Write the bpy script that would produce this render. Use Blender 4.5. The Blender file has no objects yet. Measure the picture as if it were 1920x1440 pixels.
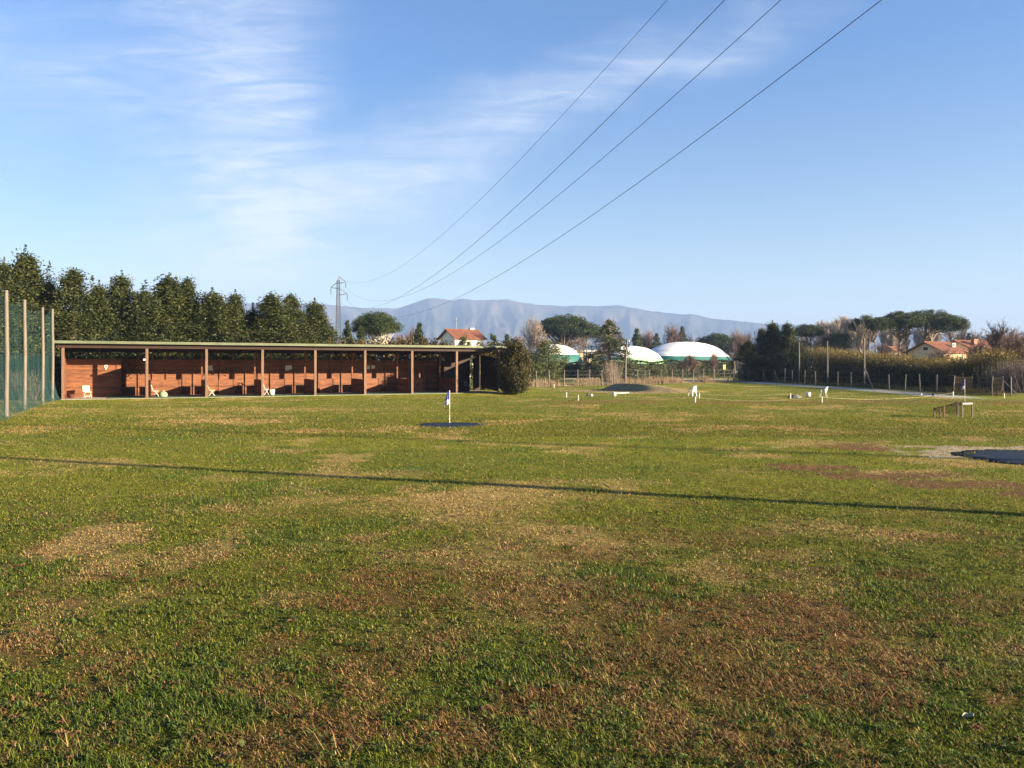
import bpy, math, random
import numpy as np
from mathutils import Vector, Matrix
rng = np.random.default_rng(7); random.seed(7)
S = bpy.context.scene; COL = S.collection
# ------------------------------------------------------------------ camera
F, CX, HY, CH = 1450.0, 960.0, 687.0, 2.0        # focal length and horizon in photo pixels, eye height in metres
cd = bpy.data.cameras.new('camera'); cam = bpy.data.objects.new('camera', cd); COL.objects.link(cam); S.camera = cam
cam.location = (0, 0, CH); cam.rotation_euler = (math.radians(90), 0, 0)
cd.sensor_width = 36; cd.lens = 36 * F / 1920; cd.shift_y = (HY - 720) / 1920; cd.clip_end = 30000; cd.clip_start = .05
# ------------------------------------------------------------------ light
ELEV, AZ = math.radians(13.2), math.atan2(.94, -.342)      # sun elevation; azimuth clockwise from +Y
SUN = Vector((math.sin(AZ) * math.cos(ELEV), math.cos(AZ) * math.cos(ELEV), math.sin(ELEV)))
sl = bpy.data.lights.new('sun', 'SUN'); sl.energy = 5.0; sl.angle = math.radians(.5); sl.color = (1, .83, .56)
so = bpy.data.objects.new('sun', sl); COL.objects.link(so); so.rotation_euler = (-SUN).to_track_quat('-Z', 'Y').to_euler(); so.location = (60, -20, 60)
S.view_settings.view_transform = 'Standard'; S.view_settings.look = 'None'; S.view_settings.gamma = 1; S.view_settings.exposure = 2.42
S.cycles.max_bounces = 6; S.cycles.diffuse_bounces = 2; S.cycles.transparent_max_bounces = 16; S.cycles.volume_bounces = 0; S.cycles.use_denoising = True
S.cycles.sample_clamp_indirect = 4

class NT:
    """tiny node-tree writer"""
    def __init__(s, tree): s.t = tree; tree.nodes.clear()
    def n(s, kind, props=None, **ins):
        nd = s.t.nodes.new(kind)
        for k, v in (props or {}).items(): setattr(nd, k, v)
        for k, v in ins.items():
            key = int(k[1:]) if k[0] == 'i' and k[1:].isdigit() else k.replace('_', ' ')
            s.put(nd.inputs[key], v)
        return nd
    def put(s, sock, v):
        if isinstance(v, bpy.types.NodeSocket): s.t.links.new(v, sock)
        elif isinstance(v, bpy.types.Node): s.t.links.new(v.outputs[0], sock)
        else:
            if sock.type == 'RGBA' and len(v) == 3: v = (*v, 1)
            sock.default_value = v
    def m(s, op, a, b=0.0, c=0.0, clamp=False): return s.n('ShaderNodeMath', {'operation': op, 'use_clamp': clamp}, i0=a, i1=b, i2=c).outputs[0]
    def v(s, op, a, b=(0, 0, 0)): return s.n('ShaderNodeVectorMath', {'operation': op}, i0=a, i1=b)
    def mix(s, f, a, b, blend='MIX'):
        nd = s.n('ShaderNodeMix', {'data_type': 'RGBA', 'blend_type': blend}); s.put(nd.inputs[0], f); s.put(nd.inputs[6], a); s.put(nd.inputs[7], b); return nd.outputs[2]
    def mr(s, x, a, b, c=0.0, d=1.0, smooth=True): return s.n('ShaderNodeMapRange', {'interpolation_type': 'SMOOTHSTEP' if smooth else 'LINEAR'}, i0=x, i1=a, i2=b, i3=c, i4=d).outputs[0]
    def noise(s, vec, scale, detail=4.0, rough=.55, dist=0.0): return s.n('ShaderNodeTexNoise', Vector=vec, Scale=scale, Detail=detail, Roughness=rough, Distortion=dist).outputs[0]

# ------------------------------------------------------------------ sky with thin cirrus
w = bpy.data.worlds.new('World'); S.world = w; w.use_nodes = True
q = NT(w.node_tree)
sky = q.n('ShaderNodeTexSky', {'sky_type': 'NISHITA', 'sun_disc': False, 'sun_elevation': ELEV, 'sun_rotation': AZ, 'air_density': 1.0, 'dust_density': .35, 'ozone_density': 2.2, 'altitude': 50})
co = q.n('ShaderNodeTexCoord').outputs['Generated']
sep = q.n('ShaderNodeSeparateXYZ', i0=co)
yy = q.m('MAXIMUM', sep.outputs[1], .05)
u_ = q.m('DIVIDE', sep.outputs[0], yy); v_ = q.m('DIVIDE', sep.outputs[2], yy)
uv = q.n('ShaderNodeCombineXYZ', i0=u_, i1=v_, i2=0.0).outputs[0]
wn = q.n('ShaderNodeTexNoise', {'noise_dimensions': '3D'}, Vector=uv, Scale=3.2, Detail=5.0, Roughness=.6).outputs[1]
uvd = q.v('ADD', uv, q.v('MULTIPLY', q.v('SUBTRACT', wn, (.5, .5, .5)).outputs[0], (.30, .20, 0)).outputs[0]).outputs[0]
def blob(px, py, rx, ry, ang, amp):
    mp = q.n('ShaderNodeMapping', {'vector_type': 'TEXTURE'}, Vector=uvd, Location=((px - CX) / F, (HY - py) / F, 0), Rotation=(0, 0, math.radians(ang)), Scale=(rx / F, ry / F, 1)).outputs[0]
    d = q.n('ShaderNodeVectorMath', {'operation': 'LENGTH'}, i0=mp).outputs[1]
    return q.m('MULTIPLY', q.mr(d, 1.45, -.35), amp)
mask = None
for b in [(960, 225, 420, 85, 24, .85), (430, 200, 330, 190, 80, .72), (540, 430, 360, 120, 12, 1.0), (150, 120, 420, 150, 10, .45), (480, 520, 420, 60, 4, .6), (1330, 110, 260, 60, 22, .35), (500, 300, 240, 140, 100, .4)]:
    o = blob(*b); mask = o if mask is None else q.m('ADD', mask, o)
wv = q.n('ShaderNodeMapping', Vector=uv, Rotation=(0, 0, math.radians(-10)), Scale=(3.4, 22, 1)).outputs[0]
st = q.noise(wv, 1.5, 9.0, .66, 1.3)
wv2 = q.n('ShaderNodeMapping', Vector=uv, Rotation=(0, 0, math.radians(-22)), Scale=(2.2, 5, 1)).outputs[0]
st2 = q.noise(wv2, 1.5, 6.0, .6, 1.0)
cl = q.m('MULTIPLY', mask, q.m('ADD', q.m('MULTIPLY', q.mr(st, .25, .77), q.mr(st2, .28, .68, .25, 1.0)), .24), clamp=True)
cl = q.m('MULTIPLY', q.m('MULTIPLY', cl, q.mr(sep.outputs[2], .0, .05)), 1.0)
tn = q.mix(q.mr(sep.outputs[2], .0, .36, smooth=False), (1.30, 1.06, .82), (.48, .83, 1.21))
base = q.mix(1.0, sky.outputs[0], tn, 'MULTIPLY')
cl = q.m('MINIMUM', cl, .85)
skyc = q.mix(cl, base, (4.8, 5.1, 5.6))
bg = q.n('ShaderNodeBackground', Color=skyc, Strength=.037)
q.n('ShaderNodeOutputWorld', Surface=bg.outputs[0])

# ------------------------------------------------------------------ placing helpers
def W(px, py, z=0.0):                                 # the ground point under a photo pixel
    Y = F * (CH - z) / (py - HY); return Vector(((px - CX) / F * Y, Y, z))
def PX(px, Z, z=0.0): return Vector(((px - CX) / F * Z, Z, z))
def HT(py, Z): return CH + (HY - py) * Z / F           # height of a pixel row at depth Z
DX = Vector((.8972, .4416, 0)); DN = Vector((-.4416, .8972, 0)); SO = Vector((-22.8, 48.3, 0))   # shed axes: along, away
def SH(x, y, z=0.0): return SO + DX * x + DN * y + Vector((0, 0, z))
SROT = math.atan2(DX.y, DX.x)

# ------------------------------------------------------------------ mesh helpers
def cat(parts):
    V, Q, T, n = [], [], [], 0
    for p in parts:
        V.append(p[0])
        if len(p[1]): Q.append(p[1] + n)
        if len(p) > 2 and len(p[2]): T.append(p[2] + n)
        n += len(p[0])
    return (np.concatenate(V) if V else np.zeros((0, 3)), np.concatenate(Q) if Q else np.zeros((0, 4), int), np.concatenate(T) if T else np.zeros((0, 3), int))
def mesh(name, V, Q=(), T=(), mat=None, parent=None, col=None, tint=None, smooth=False, loc=None):
    me = bpy.data.meshes.new(name); V = np.asarray(V, np.float32); Q = np.asarray(Q, np.int32).reshape(-1, 4); T = np.asarray(T, np.int32).reshape(-1, 3)
    if col is None and tint is None:
        us = np.unique(np.concatenate([Q.ravel(), T.ravel()]))
        if len(us) < len(V): mp_ = np.zeros(len(V), np.int32); mp_[us] = np.arange(len(us)); V = V[us]; Q = mp_[Q]; T = mp_[T]
    me.vertices.add(len(V)); me.vertices.foreach_set('co', V.ravel())
    nl = Q.size + T.size; me.loops.add(nl); me.loops.foreach_set('vertex_index', np.concatenate([Q.ravel(), T.ravel()]).astype(np.int32))
    me.polygons.add(len(Q) + len(T))
    ls = np.concatenate([np.arange(len(Q)) * 4, Q.size + np.arange(len(T)) * 3]).astype(np.int32)
    me.polygons.foreach_set('loop_start', ls)
    me.polygons.foreach_set('use_smooth', np.full(len(ls), bool(smooth)))
    if col is not None:
        a = me.color_attributes.new('Col', 'FLOAT_COLOR', 'POINT'); a.data.foreach_set('color', np.c_[col, np.ones(len(V))].astype(np.float32).ravel())
    if tint is not None:
        a = me.attributes.new('tint', 'FLOAT', 'POINT'); a.data.foreach_set('value', np.asarray(tint, np.float32))
    me.update(calc_edges=True); me.validate()
    if mat: me.materials.append(mat)
    o = bpy.data.objects.new(name, me); COL.objects.link(o)
    if parent: o.parent = parent
    if loc is not None: o.location = loc
    return o
def segs(P0, P1, r0, r1=None, sides=4):
    """many tapered sticks at once"""
    P0 = np.asarray(P0, float).reshape(-1, 3); P1 = np.asarray(P1, float).reshape(-1, 3); n = len(P0)
    r0 = np.broadcast_to(np.asarray(r0, float), (n,)); r1 = r0 if r1 is None else np.broadcast_to(np.asarray(r1, float), (n,))
    d = P1 - P0; d /= np.maximum(np.linalg.norm(d, axis=1, keepdims=True), 1e-9)
    a = np.where(np.abs(d[:, 2:3]) < .9, np.array([[0, 0, 1.]]), np.array([[1., 0, 0]]))
    u = np.cross(d, a); u /= np.linalg.norm(u, axis=1, keepdims=True); v = np.cross(d, u)
    th = np.arange(sides) * 2 * np.pi / sides + np.pi / 4
    ring = u[:, None] * np.cos(th)[None, :, None] + v[:, None] * np.sin(th)[None, :, None]
    V = np.concatenate([P0[:, None] + ring * r0[:, None, None], P1[:, None] + ring * r1[:, None, None]], 1).reshape(-1, 3)
    k = np.arange(sides); kn = (k + 1) % sides
    f = np.stack([k, kn, kn + sides, k + sides], 1); Q = (f[None] + (np.arange(n) * 2 * sides)[:, None, None]).reshape(-1, 4)
    T = []
    if sides == 4:
        c = np.array([[3, 2, 1, 0], [4, 5, 6, 7]]); Q = np.concatenate([Q, (c[None] + (np.arange(n) * 8)[:, None, None]).reshape(-1, 4)])
    return V, Q, np.zeros((0, 3), int)
def path(pts, r, sides=6):
    pts = np.asarray([tuple(p) for p in pts], float); r = np.broadcast_to(np.asarray(r, float), (len(pts),))
    return segs(pts[:-1], pts[1:], r[:-1], r[1:], sides)
BOXQ = np.array([[0, 3, 2, 1], [4, 5, 6, 7], [0, 1, 5, 4], [1, 2, 6, 5], [2, 3, 7, 6], [3, 0, 4, 7]])
def box(x0, x1, y0, y1, z0, z1):
    V = np.array([(x0, y0, z0), (x1, y0, z0), (x1, y1, z0), (x0, y1, z0), (x0, y0, z1), (x1, y0, z1), (x1, y1, z1), (x0, y1, z1)], float)
    return V, BOXQ.copy(), np.zeros((0, 3), int)
def xf(p, M): V = p[0] @ np.array(M.to_3x3()).T + np.array(M.translation); return (V,) + tuple(p[1:])
def lathe(prof, n=24, c=(0, 0)):
    th = np.arange(n) * 2 * np.pi / n
    V = np.concatenate([np.c_[c[0] + r * np.cos(th), c[1] + r * np.sin(th), np.full(n, z)] for r, z in prof])
    Q = [[i * n + k, i * n + (k + 1) % n, (i + 1) * n + (k + 1) % n, (i + 1) * n + k] for i in range(len(prof) - 1) for k in range(n)]
    return V, np.array(Q), np.zeros((0, 3), int)
def add(name, parts, mat, parent=None, smooth=False, loc=None, tint=None):
    if isinstance(parts, tuple): parts = [parts]
    V, Q, T = cat(parts); return mesh(name, V, Q, T, mat, parent, smooth=smooth, loc=loc, tint=tint)
def tag(o, label=None, cat_=None, group=None, kind=None):
    if label: o['label'] = label
    if cat_: o['category'] = cat_
    if group: o['group'] = group
    if kind: o['kind'] = kind
    return o
def thing(name, label, cat_, loc=(0, 0, 0), rz=0.0, group=None):
    o = bpy.data.objects.new(name, None); COL.objects.link(o); o.empty_display_size = .2
    o.location = loc; o.rotation_euler = (0, 0, rz); return tag(o, label, cat_, group)
def dup(o, parent=None):
    c = o.copy(); COL.objects.link(c); c.parent = parent
    for ch in list(o.children): dup(ch, c)
    return c

# ------------------------------------------------------------------ materials
def mat(name, build):
    m = bpy.data.materials.new(name); m.use_nodes = True; t = NT(m.node_tree); r = build(t)
    if isinstance(r, bpy.types.Node): r = r.outputs[0]
    t.n('ShaderNodeOutputMaterial', Surface=r); return m
def bsdf(t, color, rough=.7, bump=None, bs=.3, bd=.02, spec=.3, **kw):
    p = t.n('ShaderNodeBsdfPrincipled', Base_Color=color, Roughness=rough, **kw); p.inputs['Specular IOR Level'].default_value = spec
    if bump is not None: t.put(p.inputs['Normal'], t.n('ShaderNodeBump', Strength=bs, Distance=bd, Height=bump))
    return p
def plain(name, c, rough=.6, var=.25, scale=6.0, metal=0.0):
    def b(t):
        oc = t.n('ShaderNodeTexCoord').outputs['Object']; n = t.noise(oc, scale, 6.0)
        col = t.mix(t.mr(n, .3, .75), tuple(x * (1 - var) for x in c), tuple(min(1, x * (1 + var)) for x in c))
        return bsdf(t, col, rough, n, .2, .01, Metallic=metal)
    return mat(name, b)
def planks(name, c0, c1, width=.14, axis=2, grain=(.9, .9, 9)):
    def b(t):
        oc = t.n('ShaderNodeTexCoord').outputs['Object']
        z = t.n('ShaderNodeSeparateXYZ', i0=oc).outputs[axis]
        fr = t.m('FRACT', t.m('DIVIDE', z, width)); idx = t.m('FLOOR', t.m('DIVIDE', z, width))
        gap = t.mr(fr, .0, .09); 
        rnd = t.n('ShaderNodeTexWhiteNoise', {'noise_dimensions': '1D'}, W=idx).outputs[0]
        mp = t.n('ShaderNodeMapping', Vector=oc, Scale=grain).outputs[0]
        g = t.noise(mp, 1.3, 8.0, .65); st = t.noise(oc, 1.1, 5.0, .6)
        f = t.m('ADD', t.m('MULTIPLY', t.mr(g, .34, .68), .7), t.m('MULTIPLY', rnd, .4))
        col = t.mix(f, c0, c1); col = t.mix(t.m('MULTIPLY', t.mr(st, .45, .8), .45), col, tuple(x * .55 for x in c0))
        h = t.m('ADD', t.m('MULTIPLY', gap, .8), t.m('MULTIPLY', g, .35))
        return bsdf(t, col, .65, h, .7, .012)
    return mat(name, b)
def leafmat(name, c0, c1, trans=.25, rough=.55):
    def b(t):
        a = t.n('ShaderNodeAttribute', {'attribute_name': 'tint'}).outputs['Fac']
        col = t.mix(a, c0, c1)
        p = bsdf(t, col, rough, spec=.25); tr = t.n('ShaderNodeBsdfTranslucent', Color=t.mix(1.0, col, (1.0, 1.0, .6), 'MULTIPLY'))
        return t.n('ShaderNodeMixShader', Fac=trans, i1=p.outputs[0], i2=tr.outputs[0])
    return mat(name, b)
M = {}
M['wall'] = planks('stained_boards', (.062, .021, .010), (.215, .078, .032))
M['dark'] = planks('dark_boards', (.020, .008, .005), (.035, .014, .008))  # wall boards again, with the shade under roof and in end bay coloured in
M['post'] = planks('weathered_post', (.085, .045, .030), (.17, .10, .065), 9.0, 2, (14, 14, 1.2))
M['pole'] = planks('grey_pole', (.080, .068, .058), (.150, .128, .105), 9.0, 2, (12, 12, .8))
M['fencepost'] = planks('fence_post', (.085, .066, .052), (.18, .15, .12), 9.0, 2, (14, 14, 1.2))
M['fascia'] = plain('green_fascia', (.098, .112, .070), .5, .15, 1.5)
M['roof'] = plain('felt_roof', (.10, .11, .09), .8)
M['concrete'] = plain('concrete', (.30, .27, .23), .85)
M['turf'] = plain('green_turf', (.045, .085, .055), .95, .35, 30)
def turf_b(t):
    g = t.n('ShaderNodeNewGeometry').outputs['Position']; n = t.noise(g, 1.1, 8.0, .7); n2 = t.noise(g, 26.0, 5.0, .7); sp = t.noise(g, 60.0, 2.0)
    col = t.mix(t.mr(n2, .35, .7), (.007, .016, .036), (.016, .030, .058)); col = t.mix(t.m('MULTIPLY', t.mr(n, .52, .75), .45), col, (.075, .065, .045)); col = t.mix(t.mr(sp, .70, .76), col, (.14, .12, .05))
    return bsdf(t, col, .95, n2, .8, .02, spec=.1)
M['turf_blue'] = mat('blue_green_turf', turf_b)
M['white'] = plain('white_plastic', (.60, .58, .54), .45, .06)
M['cream'] = plain('cream_plastic', (.48, .44, .36), .5, .08)
M['paper'] = plain('paper', (.55, .57, .58), .6, .25, 14)
M['black'] = plain('black_plastic', (.02, .02, .022), .5)
M['steel'] = plain('galvanised_steel', (.12, .12, .125), .5, .2, 4, .4)
M['wire'] = plain('cable', (.03, .035, .045), .5)
M['rope'] = plain('rope', (.40, .36, .22), .8)
M['bark'] = planks('bark', (.10, .07, .05), (.20, .15, .11), 9.0, 2, (9, 9, 1.5))
M['palebark'] = planks('pale_bark', (.34, .28, .22), (.52, .46, .38), 9.0, 2, (5, 5, 1.5))
M['pinebark'] = planks('pine_bark', (.11, .08, .062), (.20, .15, .115), 9.0, 2, (7, 7, 1.5))
M['twig'] = plain('brown_twigs', (.15, .095, .075), .8)
M['twig_grey'] = plain('grey_twigs', (.24, .195, .16), .8)
M['evergreen'] = leafmat('evergreen_leaves', (.014, .024, .009), (.075, .08, .017))
M['laurel'] = leafmat('autumn_leaves', (.022, .032, .010), (.14, .075, .022))
M['pine'] = leafmat('pine_needles', (.016, .032, .011), (.062, .078, .020))
M['cedar'] = leafmat('cedar_needles', (.03, .045, .022), (.085, .09, .035))
M['willow'] = leafmat('olive_leaves', (.05, .065, .022), (.12, .13, .04))
M['hedge'] = leafmat('hedge_leaves', (.035, .055, .014), (.10, .11, .025))
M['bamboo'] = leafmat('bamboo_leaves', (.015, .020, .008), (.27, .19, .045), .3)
M['dry'] = leafmat('dry_stalks', (.10, .066, .04), (.25, .17, .10), .2)
M['wood_far'] = leafmat('far_brush', (.10, .07, .055), (.19, .145, .115), .2)
M['stucco'] = plain('white_stucco', (.78, .75, .70), .8, .04)
M['cream_wall'] = plain('cream_stucco', (.66, .50, .32), .85, .1)
M['shutter'] = plain('brown_shutter', (.09, .055, .035), .6)
M['chimney'] = plain('brick_chimney', (.36, .16, .09), .8)
M['blue'] = plain('blue_flag', (.035, .045, .26), .7)
M['lilac'] = plain('pale_flag', (.50, .47, .66), .7)
M['orange'] = plain('orange_paint', (.62, .22, .08), .5)
M['yellow'] = plain('yellow_sign', (.75, .66, .22), .5)
M['tealband'] = plain('teal_band', (.014, .095, .085), .5, .12)
M['greenband'] = plain('green_band', (.22, .42, .24), .5, .12)
M['glass'] = plain('dark_window', (.03, .03, .035), .2)
def tiles(t):
    oc = t.n('ShaderNodeTexCoord').outputs['Object']
    s = t.n('ShaderNodeSeparateXYZ', i0=oc)
    wv = t.m('SINE', t.m('MULTIPLY', s.outputs[0], 2 * math.pi / .28)); rw = t.m('FRACT', t.m('DIVIDE', s.outputs[2], .17))
    n = t.noise(oc, 2.2, 8.0, .7); n2 = t.noise(oc, 9.0, 3.0)
    col = t.mix(t.mr(n, .3, .7), (.10, .038, .022), (.215, .080, .044)); col = t.mix(t.m('MULTIPLY', t.mr(n2, .5, .75), .5), col, (.20, .12, .085))
    return bsdf(t, col, .8, t.m('ADD', wv, t.m('MULTIPLY', rw, .8)), .8, .05)
M['tiles'] = mat('terracotta_tiles', tiles)
def dome_white(t):
    oc = t.n('ShaderNodeTexCoord').outputs['Object']; s = t.n('ShaderNodeSeparateXYZ', i0=oc)
    seam = t.m('ABSOLUTE', t.m('SINE', t.m('MULTIPLY', s.outputs[0], math.pi / 2.4))); n = t.noise(oc, .5, 6.0)
    col = t.mix(t.mr(n, .35, .8), (.80, .78, .76), (.66, .65, .64))
    return bsdf(t, col, .45, t.m('POWER', seam, .25), .35, .08)
M['dome'] = mat('white_membrane', dome_white)
def netm(t, c, alpha):
    oc = t.n('ShaderNodeTexCoord').outputs['Object']; mp = t.n('ShaderNodeMapping', Vector=oc, Scale=(1.6, 1.6, .12)).outputs[0]
    n = t.noise(mp, 1.5, 5.0, .6)
    d = t.n('ShaderNodeBsdfDiffuse', Color=t.mix(n, tuple(x * .7 for x in c), tuple(x * 1.3 for x in c))); tr = t.n('ShaderNodeBsdfTransparent')
    f = t.m('MULTIPLY', t.mr(n, .2, .8, .75, 1.25), alpha)
    return t.n('ShaderNodeMixShader', Fac=f, i1=tr.outputs[0], i2=d.outputs[0])
M['net'] = mat('green_net', lambda t: netm(t, (.045, .095, .095), .125))
M['net_dense'] = mat('dense_green_net', lambda t: netm(t, (.022, .052, .056), .22))
M['net_grey'] = mat('grey_net', lambda t: netm(t, (.30, .34, .33), .30))
M['net_black'] = mat('black_net', lambda t: netm(t, (.025, .02, .015), .30))
def vcol(t, bump_scale, fine):
    a = t.n('ShaderNodeAttribute', {'attribute_name': 'Col'}).outputs['Color']
    g = t.n('ShaderNodeNewGeometry').outputs['Position']
    n1 = t.noise(g, 9.0, 8.0, .75); n2 = t.noise(g, 1.3, 6.0, .65); n3 = t.noise(g, 45.0, 4.0, .7)
    k = t.m('ADD', t.m('MULTIPLY', t.mr(n1, .3, .72), .75), t.m('MULTIPLY', t.mr(n2, .3, .7), .35))
    k = t.m('ADD', t.m('MULTIPLY', k, .8), t.m('MULTIPLY', t.mr(n3, .3, .7), .35))
    sc = t.n('ShaderNodeCombineXYZ', i0=k, i1=k, i2=k).outputs[0]
    col = t.mix(1.0, a, t.v('ADD', sc, (.32, .32, .32)).outputs[0], 'MULTIPLY')
    return bsdf(t, col, .9, t.m('ADD', n1, t.m('MULTIPLY', n3, .5)), .9, .09, spec=.1)
M['ground'] = mat('lawn_ground', lambda t: vcol(t, 1, 1))
def blade(t):
    a = t.n('ShaderNodeAttribute', {'attribute_name': 'Col'}).outputs['Color']
    p = bsdf(t, a, .6, spec=.25); tr = t.n('ShaderNodeBsdfTranslucent', Color=a)
    return t.n('ShaderNodeMixShader', Fac=.42, i1=p.outputs[0], i2=tr.outputs[0])
M['blade'] = mat('grass_blades', blade)
def mount(t):
    g = t.n('ShaderNodeNewGeometry').outputs['Position']; n = t.noise(g, .004, 8.0, .6); n2 = t.noise(g, .0012, 4.0)
    return bsdf(t, t.mix(t.mr(n2, .4, .65), t.mix(t.mr(n, .35, .65), (.018, .028, .020), (.055, .050, .036)), (.085, .068, .05)), .95, n, 1.0, 30.0, spec=0.0)
M['mount'] = mat('wooded_slopes', mount)
def sand(t):
    g = t.n('ShaderNodeNewGeometry').outputs['Position']; n = t.noise(g, 3.0, 7.0, .7)
    return bsdf(t, t.mix(t.mr(n, .3, .7), (.30, .22, .13), (.42, .31, .19)), .95, n, .6, .05, spec=.1)
M['sand'] = mat('bunker_sand', sand)

# ------------------------------------------------------------------ ground colour as a function of place
def _h(ix, iy, s):
    x = (ix.astype(np.int64) * 374761393 + iy.astype(np.int64) * 668265263 + s * 974634777) & 0xffffffff
    x = ((x ^ (x >> 13)) * 1274126177) & 0xffffffff; x = (x ^ (x >> 16)) & 0xffffffff
    return x / 4294967295.0
def vnoise(x, y, s=0):
    ix, iy = np.floor(x), np.floor(y); fx, fy = x - ix, y - iy; fx = fx * fx * (3 - 2 * fx); fy = fy * fy * (3 - 2 * fy)
    a, b, c, d = _h(ix, iy, s), _h(ix + 1, iy, s), _h(ix, iy + 1, s), _h(ix + 1, iy + 1, s)
    return (a * (1 - fx) + b * fx) * (1 - fy) + (c * (1 - fx) + d * fx) * fy
def fbm(x, y, s=0, o=4):
    r, a, t = 0, 1, 0
    for k in range(o): r = r + a * vnoise(x * 2 ** k + 17 * k, y * 2 ** k - 9 * k, s + k); t += a; a *= .55
    return r / t
def ss(a, b, x): t = np.clip((x - a) / (b - a), 0, 1); return t * t * (3 - 2 * t)
def ell(X, Y, lst):
    """soft patches of lawn listed by where they lie in the photo"""
    r = np.zeros_like(X)
    wob = (fbm(X * 1.7, Y * 1.7, 31, 4) - .5) * 1.5 + (fbm(X * 7, Y * 7, 35, 2) - .5) * .8
    for px, py, rx, ry, a in lst:
        c = W(px, py); fx = W(px + rx, py).x - c.x; ny = abs(W(px, py - ry).y - W(px, py + ry).y) / 2
        d = np.sqrt(((X - c.x) / fx) ** 2 + ((Y - c.y) / ny) ** 2) + wob
        r = np.maximum(r, a * (1 - ss(.45, 1.25, d)))
    return r
DRYP = [(190, 1010, 95, 38, .95), (205, 1065, 60, 28, .8), (385, 1030, 70, 42, .75), (70, 1185, 80, 40, .7), (860, 938, 130, 32, .9), (1040, 1000, 95, 22, .8), (1130, 1022, 60, 22, .8), (1340, 1080, 100, 36, .75), (540, 1120, 60, 22, .6),
        (620, 936, 50, 9, .7), (420, 790, 130, 5, .95), (480, 768, 300, 4, .5), (700, 1385, 70, 28, .5), (850, 1365, 130, 24, .45), (260, 1110, 60, 22, .5), (1180, 905, 120, 7, .45), (1010, 1155, 50, 16, .3), (100, 802, 90, 4, .6), (270, 872, 60, 4, .6), (740, 888, 90, 9, .5), (1470, 1000, 130, 16, .35)]
BROWNP = [(720, 1085, 190, 36, .75), (690, 1130, 160, 24, .85), (930, 1100, 120, 32, .6), (1460, 1160, 220, 56, .85), (1290, 1250, 240, 80, .75), (1110, 1130, 140, 40, .6), (610, 1370, 120, 46, .8), (840, 1380, 110, 46, .7), (1560, 1290, 170, 60, .75),
          (1700, 1080, 70, 15, .8), (1110, 1040, 100, 16, .5), (1330, 1010, 160, 16, .5), (1850, 1130, 110, 50, .55), (1020, 1330, 120, 40, .7), (1400, 1400, 260, 46, .6), (1760, 1010, 100, 10, .5), (710, 1240, 110, 44, .55), (170, 1390, 140, 30, .35)]
LUSHP = [(1710, 1300, 95, 44, .95), (560, 1010, 60, 9, .7), (540, 922, 100, 12, .95), (400, 942, 110, 14, .85), (300, 1330, 260, 100, .8), (930, 1320, 110, 36, .8), (1180, 1310, 90, 30, .6), (1900, 1010, 120, 20, .5), (900, 1230, 130, 36, .5), (700, 1010, 120, 20, .4), (1500, 1350, 70, 26, .5), (1250, 1040, 90, 14, .4), (1700, 885, 240, 10, .5), (1350, 845, 140, 6, .5)]
EARTHP = [(1580, 835, 120, 7, .65), (1630, 843, 70, 5, .95), (1760, 848, 60, 5, .3), (1510, 875, 100, 8, .9), (1640, 890, 150, 10, .95), (1800, 908, 160, 12, 1.0), (1950, 928, 130, 14, 1.0)]
PALEP = [(1790, 851, 100, 9, 1.0), (1850, 841, 120, 4, .9), (1725, 838, 80, 3, .6), (1465, 839, 22, 1.2, .9)]
def weights(X, Y):
    n = fbm(X * .55, Y * .55, 3, 5); n2 = fbm(X * 2.3, Y * 2.3, 5, 4); n3 = fbm(X * .12, Y * .2, 8, 4)
    dry = np.maximum(ell(X, Y, DRYP), .75 * ss(.52, .72, n) + .25 * ss(.5, .7, n2) - .15)
    brn = np.maximum(ell(X, Y, BROWNP), .6 * ss(.56, .7, n2) * ss(14, 6, Y))
    lus = np.maximum(ell(X, Y, LUSHP), .8 * ss(.60, .74, fbm(X * .8 + 40, Y * .8, 11, 4)))
    # worn bands: before the range and before the putting green
    L = (X - SO.x) * DN.x + (Y - SO.y) * DN.y; A = (X - SO.x) * DX.x + (Y - SO.y) * DX.y
    band = np.exp(-((L + 5.2 + 1.2 * (n3 - .5)) / 1.5) ** 2) * ss(-6, -2, A) * ss(31, 27, A)
    band2 = np.exp(-((Y - 43 - 4 * (n3 - .5)) / 2.2) ** 2) * ss(0, 3, X)
    dry = np.maximum(dry, np.clip(band * .85 * ss(.3, .6, n), 0, 1)); 
    return np.clip(dry, 0, 1), np.clip(np.maximum(brn, .85 * band2 * ss(.3, .55, n)), 0, 1), np.clip(lus, 0, 1), np.clip(ell(X, Y, EARTHP), 0, 1), np.clip(ell(X, Y, PALEP), 0, 1), n3
C = {k: np.array(v) for k, v in dict(green=(.172, .180, .014), green2=(.132, .150, .014), lush=(.090, .130, .014), straw=(.44, .29, .12), brown=(.185, .088, .036), earth=(.150, .078, .036), pale=(.36, .29, .20), path=(.42, .39, .34), field=(.15, .14, .05), track=(.42, .32, .22), green_far=(.10, .12, .03)).items()}
def mixc(a, b, f): return a + (b - a) * f[..., None]
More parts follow.
